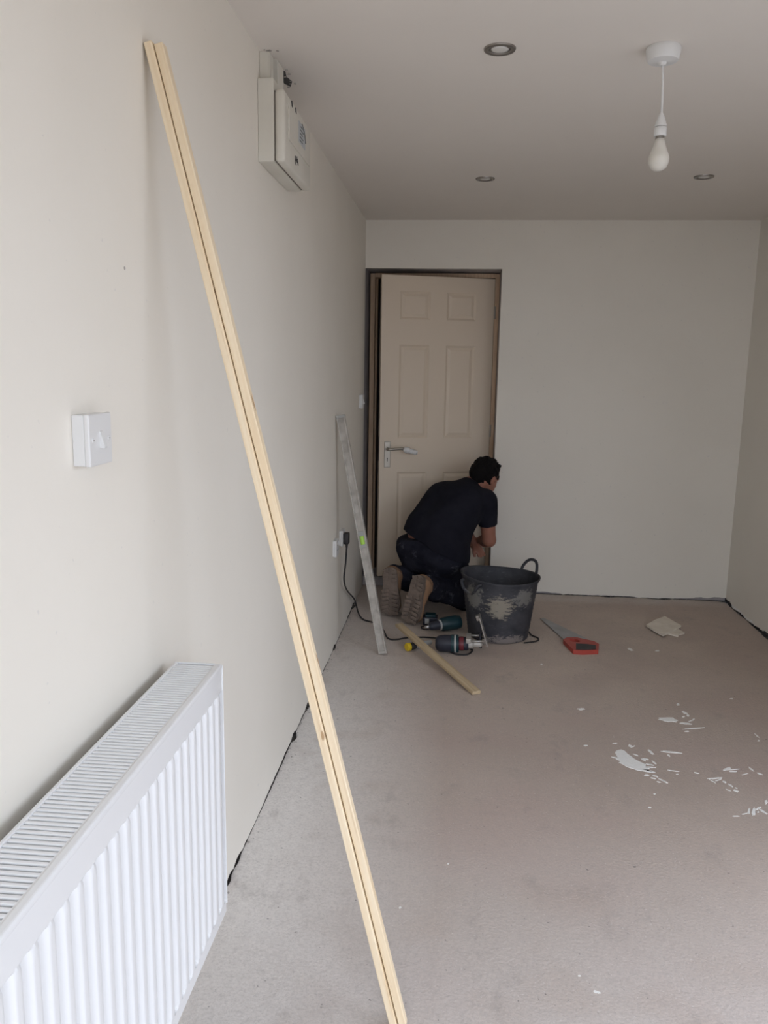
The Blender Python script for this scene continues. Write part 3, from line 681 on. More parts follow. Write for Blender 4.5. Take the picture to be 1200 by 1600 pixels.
# ================================================================== RUBBLE TUB
TX, TY = 0.885, 4.44
tub = thing('rubble_tub', (TX, TY, 0), 'black rubber builders tub splashed with dried plaster beside the kneeling man', 'tub')
HT = 0.355


def patch(mt, loc, rad, col, scale, thr=0.62, amt=1.0, stretch=None, off=(0, 0, 0)):
    """ragged splash: noise shaped by a soft ellipsoid, cut at a threshold"""
    nt, _ = nodes_of(mt); n = tnoise(mt, scale, 0.25, 0.75, 1.0, detail=8, rough=0.72, stretch=stretch, off=off); bl_ = tblob(mt, loc, rad, 0.0)
    a_ = nt.nodes.new('ShaderNodeMath'); a_.operation = 'MULTIPLY_ADD'; nt.links.new(n, a_.inputs[0]); a_.inputs[1].default_value = 0.75; nt.links.new(bl_, a_.inputs[2])
    r = nt.nodes.new('ShaderNodeMapRange'); r.inputs[1].default_value = thr; r.inputs[2].default_value = thr + 0.16; r.inputs[4].default_value = amt; nt.links.new(a_.outputs[0], r.inputs[0])
    mixin(mt, tmath(mt, 'MULTIPLY', r.outputs[0], tblob(mt, loc, [q * 1.25 for q in rad], 0.6)), col)


mixin(M['tub'], tnoise(M['tub'], 28, 0.58, 0.72, 0.45, detail=6, rough=0.7, stretch=(1, 1, 3)), (0.15, 0.15, 0.155))
patch(M['tub'], (-0.005, -0.19, 0.215), (0.165, 0.20, 0.135), (0.32, 0.285, 0.225), 30, 0.90, 0.85, (1, 1, 3.4))
patch(M['tub'], (0.120, -0.15, 0.265), (0.15, 0.16, 0.11), (0.22, 0.21, 0.19), 34, 0.93, 0.7, (1, 1, 2), (3, 0, 0))
patch(M['tub'], (-0.15, -0.13, 0.255), (0.13, 0.14, 0.15), (0.24, 0.23, 0.205), 34, 0.88, 0.7, (1, 1, 1.5), (1, 7, 0))
patch(M['tub'], (0.03, -0.13, 0.012), (0.26, 0.20, 0.10), (0.26, 0.225, 0.205), 34, 0.90, 0.75, (1, 1, 1.5), (5, 7, 0))


def tub_shape():
    prof = [(0.0, 0.004), (0.150, 0.004), (0.158, 0.0), (0.166, 0.004)]
    n = 30
    for k in range(1, n + 1):                 # outer wall with shallow moulded rings
        z = 0.004 + (HT - 0.02) * k / n; r = 0.166 + (0.208 - 0.166) * (z / HT) ** 0.9 + (0.0016 if k % 2 else -0.0006) * (1 if z < 0.30 else 0.2)
        prof.append((r, z))
    prof += [(0.2145, HT - 0.014), (0.2165, HT - 0.006), (0.2155, HT), (0.2105, HT - 0.001), (0.2045, HT - 0.012), (0.185, 0.16), (0.160, 0.012), (0.0, 0.010)]
    bm = nb(); seg = 56; rings = []
    for r, z in prof:
        if r == 0: rings.append([bm.verts.new((TX, TY, z))] * seg); continue
        ring = []
        for q in range(seg):
            t = 2 * math.pi * q / seg; k = z / HT
            rr = r * (1 + 0.03 * k * k * math.cos(2 * t))                  # rim pulled slightly oval by its handles
            zz = z + k * k * k * (0.010 * -math.cos(t) + 0.006 * math.cos(2 * t))    # and a little uneven in height
            ring.append(bm.verts.new((TX + rr * math.cos(t), TY + rr * math.sin(t), zz)))
        rings.append(ring)
    for A, B in zip(rings, rings[1:]):
        for q in range(seg):
            vs = [A[q], A[(q + 1) % seg], B[(q + 1) % seg], B[q]]; u_ = []
            for v in vs:
                if v not in u_: u_.append(v)
            if len(u_) > 2: bm.faces.new(u_)
    return bm


obj('tub_body', tub_shape(), 'tub', tub, True, angle=60)
for th_, droop in ((math.radians(38), False), (math.radians(222), True)):
    rd_ = Vector((math.cos(th_), math.sin(th_), 0)); tg_ = Vector((-math.sin(th_), math.cos(th_), 0)); c_ = Vector((TX, TY, HT - 0.010))
    if droop: prof_ = [(-0.070, 0.213, -0.006), (-0.064, 0.232, -0.010), (-0.040, 0.236, -0.045), (0.0, 0.226, -0.066), (0.040, 0.234, -0.048), (0.064, 0.232, -0.012), (0.070, 0.213, -0.006)]
    else: prof_ = [(-0.062, 0.211, -0.012), (-0.056, 0.222, 0.022), (-0.034, 0.238, 0.054), (0.0, 0.244, 0.064), (0.034, 0.238, 0.054), (0.056, 0.222, 0.022), (0.062, 0.211, -0.012)]
    bm = nb(); tube(bm, spline([c_ + tg_ * a_ + rd_ * b_ + Vector((0, 0, z_)) for a_, b_, z_ in prof_], 8), 0.0085, 10); obj('handle', bm, 'tub', tub, True)
# loose cable end by the tub
lp_ = [fl(819, 1004.5, 0.005), fl(828, 1003.5, 0.005), fl(837, 1002, 0.005), fl(841.5, 999.5, 0.005), fl(840, 996.5, 0.005), fl(834, 994, 0.005), fl(829.5, 991.5, 0.005), fl(827, 987.5, 0.005)]
bm = nb(); tube(bm, spline(lp_, 8), 0.0042, 8); top(obj('cable_loop', bm, 'cable', smooth=True), 'short loop of dark cable poking out from behind the tub', 'cable')

# ================================================================== HAND SAW, OFFCUTS
tip, end = fl(846, 966), fl(935, 1010); ax = (end - tip); L = ax.length; ax.normalize(); sd = Vector((-ax.y, ax.x, 0))
SM = Matrix((ax, sd, Vector((0, 0, 1)))).transposed().to_4x4(); SM.translation = tip      # x along the saw, +y = back edge side
saw = thing('hand_saw', tip, 'hand saw with orange-red handle lying flat on the floor', 'saw')
bm = nb(); n = 56; LB = L - 0.115
pt_ = lambda u, v: Vector((fl(u, v, 0.006).x, fl(u, v, 0.006).y)); ta_, tb2 = pt_(845, 966.5), pt_(883, 1000.5); nv = (tb2 - ta_).normalized(); nv = Vector((nv.y, -nv.x)) * -1
poly = []
for k in range(n): poly += [tuple(ta_ + (tb2 - ta_) * (k / n)), tuple(ta_ + (tb2 - ta_) * ((k + 0.5) / n) + Vector((-1, -0.3)).normalized() * 0.0035)]
poly += [tuple(tb2), tuple(pt_(892, 1004)), tuple(pt_(922, 1004)), tuple(pt_(919, 999)), tuple(pt_(849, 965.3))]
prism(bm, poly, 0.0055, 0.0068); obj('blade', bm, 'blade', saw)
HX = LB - 0.012


def ring_handle(outer, inner, h0, h1):
    bm = nb(); n = len(outer); L_ = []
    for z in (h0, h1): L_.append(([bm.verts.new((*p, z)) for p in outer], [bm.verts.new((*p, z)) for p in inner]))
    (o0, i0), (o1, i1) = L_
    for k in range(n):
        q = (k + 1) % n
        bm.faces.new((o1[k], o1[q], i1[q], i1[k])); bm.faces.new((o0[k], i0[k], i0[q], o0[q])); bm.faces.new((o0[k], o0[q], o1[q], o1[k])); bm.faces.new((i0[k], i1[k], i1[q], i0[q]))
    return bm


po = [(880, 999), (886, 995.5), (900, 995.5), (914, 998.5), (928, 1001.5), (936, 1006), (935, 1015.5), (910, 1016.5), (896, 1015.5), (887, 1006.5)]
pi_ = [(889, 999.2), (891, 998), (898, 998.3), (903, 999.5), (906, 1000.8), (907, 1002), (904, 1003), (899, 1003), (894, 1002.5), (891, 1001)]
f2 = lambda L_, z: [(fl(u, v, z).x, fl(u, v, z).y) for u, v in L_]
hd = obj('handle', ring_handle(f2(po, 0.024), f2(pi_, 0.024), 0.0, 0.024), 'sawred', saw)
bm = nb(); prism(bm, f2([(900, 1005.2), (917, 1006), (931, 1008), (931, 1013.8), (915, 1014.8), (900, 1014.2)], 0.0262), 0.001, 0.0262); obj('grip', bm, 'black', hd)


def offcut(px_, z0, th, m, label):
    bm = nb(); pts = [fl(u, v, z0 + th) for u, v in px_]; c = sum(pts, Vector()) / len(pts); t = thing('x', (0, 0, 0), 'x y z w', 'x') if False else None
    A = [bm.verts.new((p.x, p.y, z0)) for p in pts]; B = [bm.verts.new((p.x, p.y, z0 + th)) for p in pts]; bm.faces.new(A[::-1]); bm.faces.new(B)
    for k in range(len(A)): bm.faces.new((A[k], A[(k + 1) % len(A)], B[(k + 1) % len(A)], B[k]))
    return top(obj('board_offcut', bm, m), label, 'offcut', 'board offcuts')


offcut([(1010, 976), (1024, 968), (1039, 962.5), (1052, 970), (1064.5, 977), (1050, 985), (1036, 991.5), (1022, 984)], 0.0085, 0.011, 'board', 'square cream board offcut on the floor near the right corner')
offcut([(1036, 988), (1053, 978), (1070, 988.5), (1061, 991), (1060, 993.5), (1048, 990.5)], 0.0, 0.008, 'board', 'thin brown offcut poking out from under the cream board')

# piece of batten on the floor, its far end resting on the yellow-capped tool
near, far = Vector((0.7450, 3.562, 0.0015)), Vector((fl(622, 973, 0.088).x, fl(622, 973, 0.088).y, 0.070))
stick('timber_offcut', near + Vector((0.022, 0.009, 0)), far + Vector((0.022, 0.009, 0)), 0.044, 0.017, 'oldpine', 'length of yellowed batten lying across the floor in front of the boots', 'batten', None, side=(0, 0, 1), bev=0.003)

# small yellow-capped cylinder
ta, tb_ = fl(637, 1011, 0.0225), fl(684, 1001, 0.0225); ta.z = tb_.z = 0.0225; td = (tb_ - ta).normalized(); TL = 0.155
ht = thing('hand_tool', (ta.x, ta.y, 0), 'small black and grey cylindrical tool with a bright yellow end cap', 'tool')
bm = nb(); lathe(bm, [(0.019, -0.008), (0.0220, -0.005), (0.0225, 0.012), (0.0205, 0.014)], ta, td, 24); obj('end_cap', bm, 'yellow', ht, True, angle=40)
bm = nb(); lathe(bm, [(0.0195, 0.012), (0.0200, 0.020), (0.0180, 0.022), (0.0200, 0.026), (0.0180, 0.030), (0.0200, 0.034), (0.0180, 0.038), (0.0200, 0.044), (0.017, 0.050)], ta, td, 24); obj('ribbed_grip', bm, 'black', ht, True, angle=30)
bm = nb(); lathe(bm, [(0.0150, 0.049), (0.0160, 0.056), (0.0160, 0.10), (0.0145, 0.105), (0.0145, TL - 0.01), (0.010, TL)], ta, td, 24); obj('barrel', bm, 'grey', ht, True, angle=40)

# ================================================================== POWER TOOLS
# corded router lying on its side: motor to the left, square base plate standing at the right
ra = fl(684, 1005, 0.047); ra.z = 0.047; RD = Vector((1, -0.035, 0.045)).normalized()
rt = thing('router', (ra.x, ra.y, 0), 'teal and dark corded router lying on its side with a bright steel base', 'power tool')
bm = nb(); lathe(bm, [(0.022, -0.012), (0.036, -0.004), (0.043, 0.012), (0.0455, 0.040), (0.0455, 0.072)], ra, RD, 28); obj('motor_cap', bm, 'navytool', rt, True, angle=50)
bm = nb(); lathe(bm, [(0.0440, 0.070), (0.0475, 0.073), (0.0475, 0.106), (0.0440, 0.110)], ra, RD, 28); mb = obj('motor_body', bm, 'teal', rt, True, angle=40)
bm = nb(); lathe(bm, [(0.0478, 0.088), (0.0486, 0.090), (0.0486, 0.096), (0.0478, 0.098)], ra, RD, 28); obj('trim_ring', bm, 'grey', mb, True)
bm = nb(); lathe(bm, [(0.036, 0.108), (0.036, 0.155), (0.030, 0.162)], ra, RD, 24); wa = obj('waist', bm, 'navytool', rt, True, angle=40)
bm = nb(); lathe(bm, [(0.0366, 0.114), (0.0374, 0.116), (0.0374, 0.136), (0.0366, 0.138)], ra, RD, 24); obj('red_band', bm, 'redtool', wa, True)
bm = nb(); lathe(bm, [(0.026, 0.160), (0.026, 0.185), (0.018, 0.190), (0.018, 0.225), (0.010, 0.235)], ra, RD, 20); obj('spindle_housing', bm, 'alu', rt, True, angle=40)
BX = 0.248
_, ru, rv = frame_of(RD)
PMX = Matrix((RD, ru, rv)).transposed().to_4x4(); PMX.translation = ra
up = Vector((0, 0, 1)); pv = (up - RD * up.dot(RD)).normalized(); pu = RD.cross(pv); tilt = Matrix.Rotation(math.radians(0), 3, RD)
RM = Matrix((RD, pu, pv)).transposed().to_4x4(); RM.translation = ra + RD * 0
for s in (-1, 1):
    bm = nb(); tube(bm, [RM @ Vector((0.150, s * 0.046, 0.030)), RM @ Vector((BX, s * 0.046, 0.030))], 0.0055, 10); obj('guide_rod', bm, 'steel', rt, True)
bm = nb(); rbox(bm, (0.150, -0.055, 0.018), (0.176, 0.055, 0.042), 0.004, 2, RM); obj('clamp', bm, 'alu', rt)
bm = nb(); rbox(bm, (BX, -0.045, -0.066), (BX + 0.007, 0.045, 0.096), 0.003, 2, RM @ Matrix.Rotation(math.radians(-14), 4, 'Y')); bp_ = obj('base_plate', bm, 'steel', rt)
for za, zb in ((-0.066, -0.034), (0.064, 0.096)):
    bm = nb(); rbox(bm, (BX - 0.018, -0.044, za + 0.003), (BX + 0.001, -0.006, zb - 0.003), 0.002, 2, RM @ Matrix.Rotation(math.radians(-14), 4, 'Y')); obj('plate_lug', bm, 'steel', bp_)
bm = nb(); tube(bm, [RM @ Vector((0.225, -0.02, -0.03)), RM @ Vector((0.225, -0.02, 0.055))], 0.007, 8); obj('cross_bar', bm, 'navytool', rt, True)
lp2 = [fl(700, 1014, 0.02), fl(706, 1020, 0.006), fl(718, 1023, 0.005), fl(732, 1022, 0.005), fl(738, 1016, 0.005), fl(732, 1012.5, 0.005), fl(716, 1012.5, 0.005), fl(706, 1013, 0.012)]
bm = nb(); tube(bm, spline(lp2, 8), 0.0045, 8); obj('cord_loop', bm, 'cable', rt, True)

# cordless drill behind it, half hidden
da = fl(671, 979, 0.042); da.z = 0.042; db = da + Vector((0.2, 0.10, 0.012)); DD = (db - da).normalized()
dr = thing('drill', (da.x, da.y, 0), 'dark teal drill lying on the floor between the boots and the tub', 'power tool')
bm = nb(); lathe(bm, [(0.006, -0.030), (0.010, -0.012), (0.012, 0.0)], da, DD, 18); obj('tip', bm, 'steel', dr, True)
bm = nb(); lathe(bm, [(0.014, -0.004), (0.022, 0.004), (0.026, 0.024), (0.029, 0.060)], da, DD, 24); obj('chuck', bm, 'navytool', dr, True, angle=40)
bm = nb(); lathe(bm, [(0.0300, 0.058), (0.0310, 0.062), (0.0310, 0.068), (0.0300, 0.070)], da, DD, 24); obj('torque_ring', bm, 'grey', dr, True)
bm = nb(); lathe(bm, [(0.032, 0.069), (0.038, 0.078), (0.040, 0.110), (0.041, 0.165), (0.036, 0.190), (0.020, 0.197)], da, DD, 28); obj('body', bm, 'teal', dr, True, angle=50)
gp = [da + DD * 0.15 + Vector((0, 0.01, -0.004)), da + DD * 0.14 + Vector((0, 0.07, -0.012)), da + DD * 0.13 + Vector((0, 0.10, -0.014))]
bm = nb(); tube(bm, gp, [0.024, 0.021, 0.024], 14); obj('grip', bm, 'navytool', dr, True, angle=50)
bq = fl(664, 976, 0.0); bt = thing('battery_pack', (bq.x, bq.y, 0), 'dark battery pack with a pale grey square beside the right boot', 'battery')
bx_ = bq.x - 0.012; by_ = bq.y - 0.02
bm = nb(); rbox(bm, (bx_, by_, 0.0), (bx_ + 0.085, by_ + 0.075, 0.050), 0.006, 2); obj('case', bm, 'navytool', bt)
bm = nb(); rbox(bm, (bx_ + 0.012, by_ + 0.006, 0.050), (bx_ + 0.073, by_ + 0.07, 0.062), 0.004, 2); obj('rail_block', bm, 'teal', bt)
bm = nb(); box(bm, (bx_ + 0.012, by_ - 0.001, 0.012), (bx_ + 0.036, by_ + 0.001, 0.042)); obj('label_plate', bm, 'grey', bt)
bm = nb(); tube(bm, spline([fl(672, 982.5, 0.006), fl(666, 983.5, 0.005), fl(659, 982, 0.005), fl(659, 979, 0.005), fl(667, 979, 0.005)], 6), 0.0035, 6); top(obj('wire_hook', bm, 'black', smooth=True), 'small bent dark wire beside the tip of the drill', 'wire')


# ================================================================== THE KNEELING PERSON (implicit surfaces, one continuous mesh each)
def grid(lo, hi, h):
    n = [int((b - a) / h) + 1 for a, b in zip(lo, hi)]
    ax_ = [np.arange(k, dtype=np.float32) * h + a for k, a in zip(n, lo)]
    return np.meshgrid(*ax_, indexing='ij')


def s_caps(G, a, b, ra_, rb_):
    X, Y, Z = G; d = [float(q - p) for p, q in zip(a, b)]; L2 = sum(k * k for k in d) + 1e-9
    t = np.clip(((X - a[0]) * d[0] + (Y - a[1]) * d[1] + (Z - a[2]) * d[2]) / L2, 0, 1)
    return np.sqrt((X - a[0] - t * d[0]) ** 2 + (Y - a[1] - t * d[1]) ** 2 + (Z - a[2] - t * d[2]) ** 2) - (ra_ + (rb_ - ra_) * t)


def s_ell(G, c, axes, rad_):
    """ellipsoid with orthonormal axes (3 vectors)"""
    X, Y, Z = G; dx, dy, dz = X - c[0], Y - c[1], Z - c[2]; k = 0; g2 = 0
    for a_, r_ in zip(axes, rad_):
        p = dx * a_[0] + dy * a_[1] + dz * a_[2]; k = k + (p / r_) ** 2; g2 = g2 + (p / r_ ** 2) ** 2
    k0 = np.sqrt(k); return k0 * (k0 - 1) / (np.sqrt(g2) + 1e-6)


def smin(a_, b_, k):
    h = np.clip(0.5 + 0.5 * (b_ - a_) / k, 0, 1); return b_ + (a_ - b_) * h - k * h * (1 - h)


def plane(G, p, n): return (G[0] - p[0]) * n[0] + (G[1] - p[1]) * n[1] + (G[2] - p[2]) * n[2]


def folds(G, amp, fr, seed):
    X, Y, Z = G; r = np.random.RandomState(seed); out = 0
    for k in range(4):
        w = r.normal(size=3); w /= np.linalg.norm(w); out = out + np.sin((X * w[0] + Y * w[1] + Z * w[2]) * fr * (1 + 0.6 * k) + r.rand() * 6 + 2.0 * np.sin((X * w[1] + Z * w[0]) * fr * 0.6)) / (1 + k)
    return out * amp


def nets(V, lo, h):
    s = V < 0; nx, ny, nz = V.shape; cnt = np.zeros((nx - 1, ny - 1, nz - 1), np.int8)
    cs = [(i, j, k) for i in (0, 1) for j in (0, 1) for k in (0, 1)]
    sl_ = lambda A, c: A[c[0]:nx - 1 + c[0], c[1]:ny - 1 + c[1], c[2]:nz - 1 + c[2]]
    for c in cs: cnt += sl_(s, c)
    mixed = (cnt > 0) & (cnt < 8); idx = -np.ones(mixed.shape, np.int64); cells = np.argwhere(mixed); idx[mixed] = np.arange(len(cells))
    acc = np.zeros((len(cells), 3)); num = np.zeros(len(cells))
    for c in cs:
        for ax_ in range(3):
            if c[ax_]: continue
            c2 = list(c); c2[ax_] = 1
            va = V[cells[:, 0] + c[0], cells[:, 1] + c[1], cells[:, 2] + c[2]]; vb_ = V[cells[:, 0] + c2[0], cells[:, 1] + c2[1], cells[:, 2] + c2[2]]
            m_ = (va < 0) != (vb_ < 0); t = np.where(m_, va / np.where(m_, va - vb_, 1), 0)
            p = np.array(c, float)[None, :].repeat(len(cells), 0); p[:, ax_] += t
            acc[m_] += p[m_]; num[m_] += 1
    pos = (cells + acc / num[:, None]) * h + np.array(lo); faces = []
    for ax_ in range(3):
        b_, c_ = [(1, 2), (2, 0), (0, 1)][ax_]
        sa = [slice(None)] * 3; sb = [slice(None)] * 3; sa[ax_] = slice(0, -1); sb[ax_] = slice(1, None)
        e = np.argwhere(s[tuple(sa)] != s[tuple(sb)])
        e = e[(e[:, b_] > 0) & (e[:, c_] > 0) & (e[:, b_] < V.shape[b_] - 1) & (e[:, c_] < V.shape[c_] - 1)]
        neg = s[e[:, 0], e[:, 1], e[:, 2]]
        def at(ob, oc):
            q = e.copy(); q[:, b_] += ob; q[:, c_] += oc; return idx[q[:, 0], q[:, 1], q[:, 2]]
        Q = np.stack([at(-1, -1), at(0, -1), at(0, 0), at(-1, 0)], 1); Q[~neg] = Q[~neg][:, ::-1]; faces.append(Q)
    F = np.concatenate(faces); return pos, F[(F >= 0).all(1)]


def sdf_obj(name, V, lo, h, m_, parent):
    pos, F = nets(V, lo, h); pos = pos - np.array(wloc(parent)); me = bpy.data.meshes.new(name)
    me.from_pydata(pos.tolist(), [], F.tolist()); me.update()
    me.polygons.foreach_set('use_smooth', [True] * len(me.polygons)); me.materials.append(M[m_])
    o = bpy.data.objects.new(name, me); C.objects.link(o); o.parent = parent; return o


FWD = Vector((0.55, 0.835, 0)).normalized(); RGT = Vector((FWD.y, -FWD.x, 0))
per = thing('person', (0.50, 4.85, 0), 'kneeling person in dark T-shirt and dusty work trousers working at the door', 'person')
hip = Vector((0.500, 4.86, 0.385)); hipR = hip + RGT * 0.092; hipL = hip - RGT * 0.092
waist = Vector((0.490, 4.865, 0.515)); chest = Vector((0.615, 4.985, 0.665)); neck0 = Vector((0.700, 5.035, 0.760))
shR = Vector((0.808, 4.955, 0.680)); shL = Vector((0.580, 5.115, 0.705))
elR = Vector((0.838, 4.990, 0.430)); wrR = Vector((0.792, 5.195, 0.385)); elL = Vector((0.640, 5.290, 0.500)); wrL = Vector((0.748, 5.215, 0.365))
head = Vector((0.806, 5.085, 0.818))
knR = Vector((0.690, 4.905, 0.075)); knL = Vector((0.52, 5.06, 0.075)); anR = Vector((0.425, 4.60, 0.165)); anL = Vector((0.262, 4.735, 0.160))
fwR, dnR, fwL, dnL = (0.42, 0.90, 0), (-0.22, -0.14, -1), (0.10, 1.0, 0.0), (0.03, -0.14, -1)
tR = fl(637, 980, 0.0) + Vector((0.0, 0.03, 0.012)); tL = fl(610, 965, 0.0) + Vector((0.0, 0.0, 0.012))
BOOT = 0.292


def ankle(toe, fw, down):
    y_ = Vector(down).normalized(); z_ = Vector(fw); z_ = (z_ - y_ * z_.dot(y_)).normalized(); return toe - y_ * (BOOT - 0.068) + z_ * 0.135


anR, anL = ankle(tR, fwR, dnR), ankle(tL, fwL, dnL)
hf = Vector((0.64, 0.66, -0.40)).normalized(); hu = (Vector((0.25, 0.1, 1)) - hf * Vector((0.25, 0.1, 1)).dot(hf)).normalized(); hr = hf.cross(hu)


def hp_(f_, r_, u_): return head + hf * f_ + hr * r_ + hu * u_


def trouser_sdf(G):
    T = s_caps(G, hipL - FWD * 0.02, hipR - FWD * 0.02, 0.148, 0.150)
    T = smin(T, s_caps(G, waist - RGT * 0.05, waist + RGT * 0.055, 0.120, 0.120), 0.06)
    for hj, kn in ((hipR, knR), (hipL, knL)): T = smin(T, s_caps(G, hj, kn, 0.118, 0.080), 0.03)
    return T


def person():
    # --- bare body: head, neck, arms, torso core down to the waist
    lo, hi, h = (0.30, 4.66, 0.28), (0.96, 5.42, 0.95), 0.006
    G = grid(lo, hi, h)
    V = s_ell(G, hp_(-0.012, 0, 0.022), (hf, hr, hu), (0.094, 0.074, 0.088))                       # cranium
    V = smin(V, s_ell(G, hp_(0.035, 0, -0.045), (hf, hr, hu), (0.060, 0.056, 0.068)), 0.03)         # face and jaw
    V = smin(V, s_caps(G, hp_(0.088, 0, 0.000), hp_(0.106, 0, -0.028), 0.008, 0.013), 0.012)        # nose
    V = smin(V, s_caps(G, hp_(0.080, -0.03, 0.018), hp_(0.080, 0.03, 0.018), 0.010, 0.010), 0.012)  # brow
    V = smin(V, s_caps(G, hp_(0.088, -0.018, -0.056), hp_(0.088, 0.018, -0.056), 0.007, 0.007), 0.008)   # lips
    V = smin(V, s_ell(G, hp_(0.070, 0, -0.092), (hf, hr, hu), (0.022, 0.024, 0.018)), 0.02)         # chin
    for sg in (-1, 1): V = smin(V, s_ell(G, hp_(-0.008, sg * 0.078, -0.012), (hf, hr, hu), (0.018, 0.009, 0.030)), 0.008)   # ears
    V = smin(V, s_caps(G, hp_(-0.03, 0, -0.05), neck0, 0.054, 0.062), 0.03)
    V = smin(V, s_caps(G, neck0 + Vector((0, 0, -0.03)), waist + FWD * 0.03, 0.062, 0.080), 0.04)
    V = smin(V, s_caps(G, waist - RGT * 0.055 + Vector((0, 0, -0.05)), waist + RGT * 0.055 + Vector((0, 0, -0.05)), 0.108, 0.108), 0.03)
    V = smin(V, s_caps(G, waist + Vector((0, 0, -0.03)), hip, 0.10, 0.12), 0.03)
    for sh, el, wr, sgn in ((shR, elR, wrR, 1), (shL, elL, wrL, -1)):
        V = smin(V, s_caps(G, sh, el, 0.056, 0.042), 0.02); V = smin(V, s_caps(G, neck0 + Vector((0, 0, -0.05)), sh, 0.06, 0.052), 0.03)
        mid = el + (wr - el) * 0.3; V = smin(V, s_caps(G, el, mid, 0.041, 0.043), 0.015); V = smin(V, s_caps(G, mid, wr, 0.043, 0.027), 0.015)
        d = (wr - el).normalized(); sd_ = d.cross(Vector((0, 0, 1))).normalized(); dn = sd_.cross(d).normalized()
        if dn.z > 0: dn = -dn
        pc_ = wr + d * 0.050
        V = smin(V, s_ell(G, pc_, (d, sd_, dn), (0.052, 0.040, 0.017)), 0.015)                       # palm
        for q, (off, ln) in enumerate(((-0.030, 0.030), (-0.010, 0.036), (0.010, 0.034), (0.029, 0.027))):   # four curled fingers
            b0 = wr + d * 0.088 + sd_ * off; b1 = b0 + d * ln + dn * 0.012; b2 = b1 + d * ln * 0.35 + dn * ln * 0.75; b3 = b2 - d * ln * 0.30 + dn * ln * 0.50
            V = smin(V, s_caps(G, b0 - d * 0.02, b1, 0.0098, 0.0092), 0.004); V = smin(V, s_caps(G, b1, b2, 0.0092, 0.0085), 0.003); V = smin(V, s_caps(G, b2, b3, 0.0085, 0.0078), 0.003)
        tsd = -sd_ * sgn
        t0 = wr + d * 0.030 + tsd * 0.026; t1 = t0 + d * 0.034 + tsd * 0.020 + dn * 0.012; t2 = t1 + d * 0.028 + dn * 0.016
        V = smin(V, s_caps(G, t0, t1, 0.0125, 0.0108), 0.006); V = smin(V, s_caps(G, t1, t2, 0.0105, 0.009), 0.004)
    sdf_obj('body', V, lo, h, 'skin', per)
    # --- hair
    lo, hi, h = (0.66, 4.94, 0.70), (0.94, 5.24, 0.95), 0.0045
    G = grid(lo, hi, h)
    hz = s_ell(G, hp_(-0.022, 0, 0.026), (hf, hr, hu), (0.098, 0.084, 0.096)) + folds(G, 0.0035, 130, 3)
    hz = smin(hz, s_caps(G, hp_(-0.072, 0, -0.01), hp_(-0.062, 0, -0.055), 0.055, 0.042), 0.02)
    for k in range(16):                                                     # tousled tufts on the crown
        a1, a2 = random.uniform(-1, 1), random.uniform(-1, 1); b0 = hp_(0.05 * a1 - 0.01, 0.055 * a2, 0.095 - 0.03 * (abs(a1) + abs(a2)) / 2)
        hz = smin(hz, s_caps(G, b0, b0 + hu * 0.028 + hf * 0.014 * a1 + hr * 0.014 * a2, 0.012, 0.003), 0.008)
    hz = np.maximum(hz, plane(G, hp_(0.062, 0, 0.03), hf * 0.85 - hu * 0.35))
    face = s_ell(G, hp_(0.075, 0, -0.055), (hf, hr, hu), (0.085, 0.10, 0.078)); hz = np.maximum(hz, -face)
    for sg in (-1, 1): hz = np.maximum(hz, -s_ell(G, hp_(-0.004, sg * 0.086, -0.014), (hf, hr, hu), (0.020, 0.016, 0.032)))
    sdf_obj('hair', hz, lo, h, 'hair', per)
    # --- T-shirt
    lo, hi, h = (0.22, 4.60, 0.32), (0.98, 5.32, 0.90), 0.0075
    G = grid(lo, hi, h)
    S = s_caps(G, waist - RGT * 0.052 - FWD * 0.01, chest - RGT * 0.080, 0.120, 0.122)
    S = smin(S, s_caps(G, waist + RGT * 0.062 - FWD * 0.01, chest + RGT * 0.085, 0.122, 0.122), 0.05)
    S = smin(S, s_caps(G, hip + Vector((0.0, 0.0, 0.06)) + RGT * 0.07 + FWD * 0.03, chest + RGT * 0.07, 0.140, 0.120), 0.05)
    S = smin(S, s_caps(G, chest, neck0 + Vector((-0.005, -0.005, -0.012)), 0.120, 0.074), 0.05)
    for sh in (shR, shL): S = smin(S, s_caps(G, neck0 + Vector((-0.01, 0, -0.06)), sh, 0.072, 0.066), 0.03)
    S = smin(S, s_caps(G, chest + FWD * 0.02 + Vector((0, 0, -0.06)), hip + FWD * 0.14 + Vector((0, 0, 0.03)), 0.115, 0.10), 0.05)   # belly side
    S = smin(S, s_caps(G, shR, shR + (elR - shR) * 0.60, 0.068, 0.060), 0.03); S = smin(S, s_caps(G, shL, shL + (elL - shL) * 0.60, 0.068, 0.062), 0.03)
    S = smin(S, trouser_sdf(G) - 0.006, 0.02)
    S = S + folds(G, 0.0022, 32, 11)
    hem = plane(G, Vector((0.325, 4.80, 0.500)), Vector((-0.45, 0.0, -1)).normalized())              # rides up at the back, lower at the side
    S = np.maximum(S, hem)
    dR = (elR - shR).normalized(); cuff = shR + (elR - shR) * 0.60; near_ = np.sqrt((G[0] - cuff.x) ** 2 + (G[1] - cuff.y) ** 2 + (G[2] - cuff.z) ** 2) - 0.082
    S = np.where(near_ < 0, np.maximum(S, plane(G, cuff, dR)), S)
    S = np.maximum(S, plane(G, neck0 + Vector((0.030, 0.012, 0.020)), Vector((0.80, 0.25, 0.45)).normalized()) * 1.0) if False else S
    S = np.maximum(S, -s_caps(G, hp_(-0.03, 0, -0.05), neck0 + (hp_(-0.03, 0, -0.05) - neck0) * 0.35, 0.058, 0.056))      # neckline
    sdf_obj('t_shirt', S, lo, h, 'shirt', per)
    # --- trousers
    lo, hi, h = (0.18, 4.50, 0.0), (0.86, 5.24, 0.60), 0.0075
    G = grid(lo, hi, h)
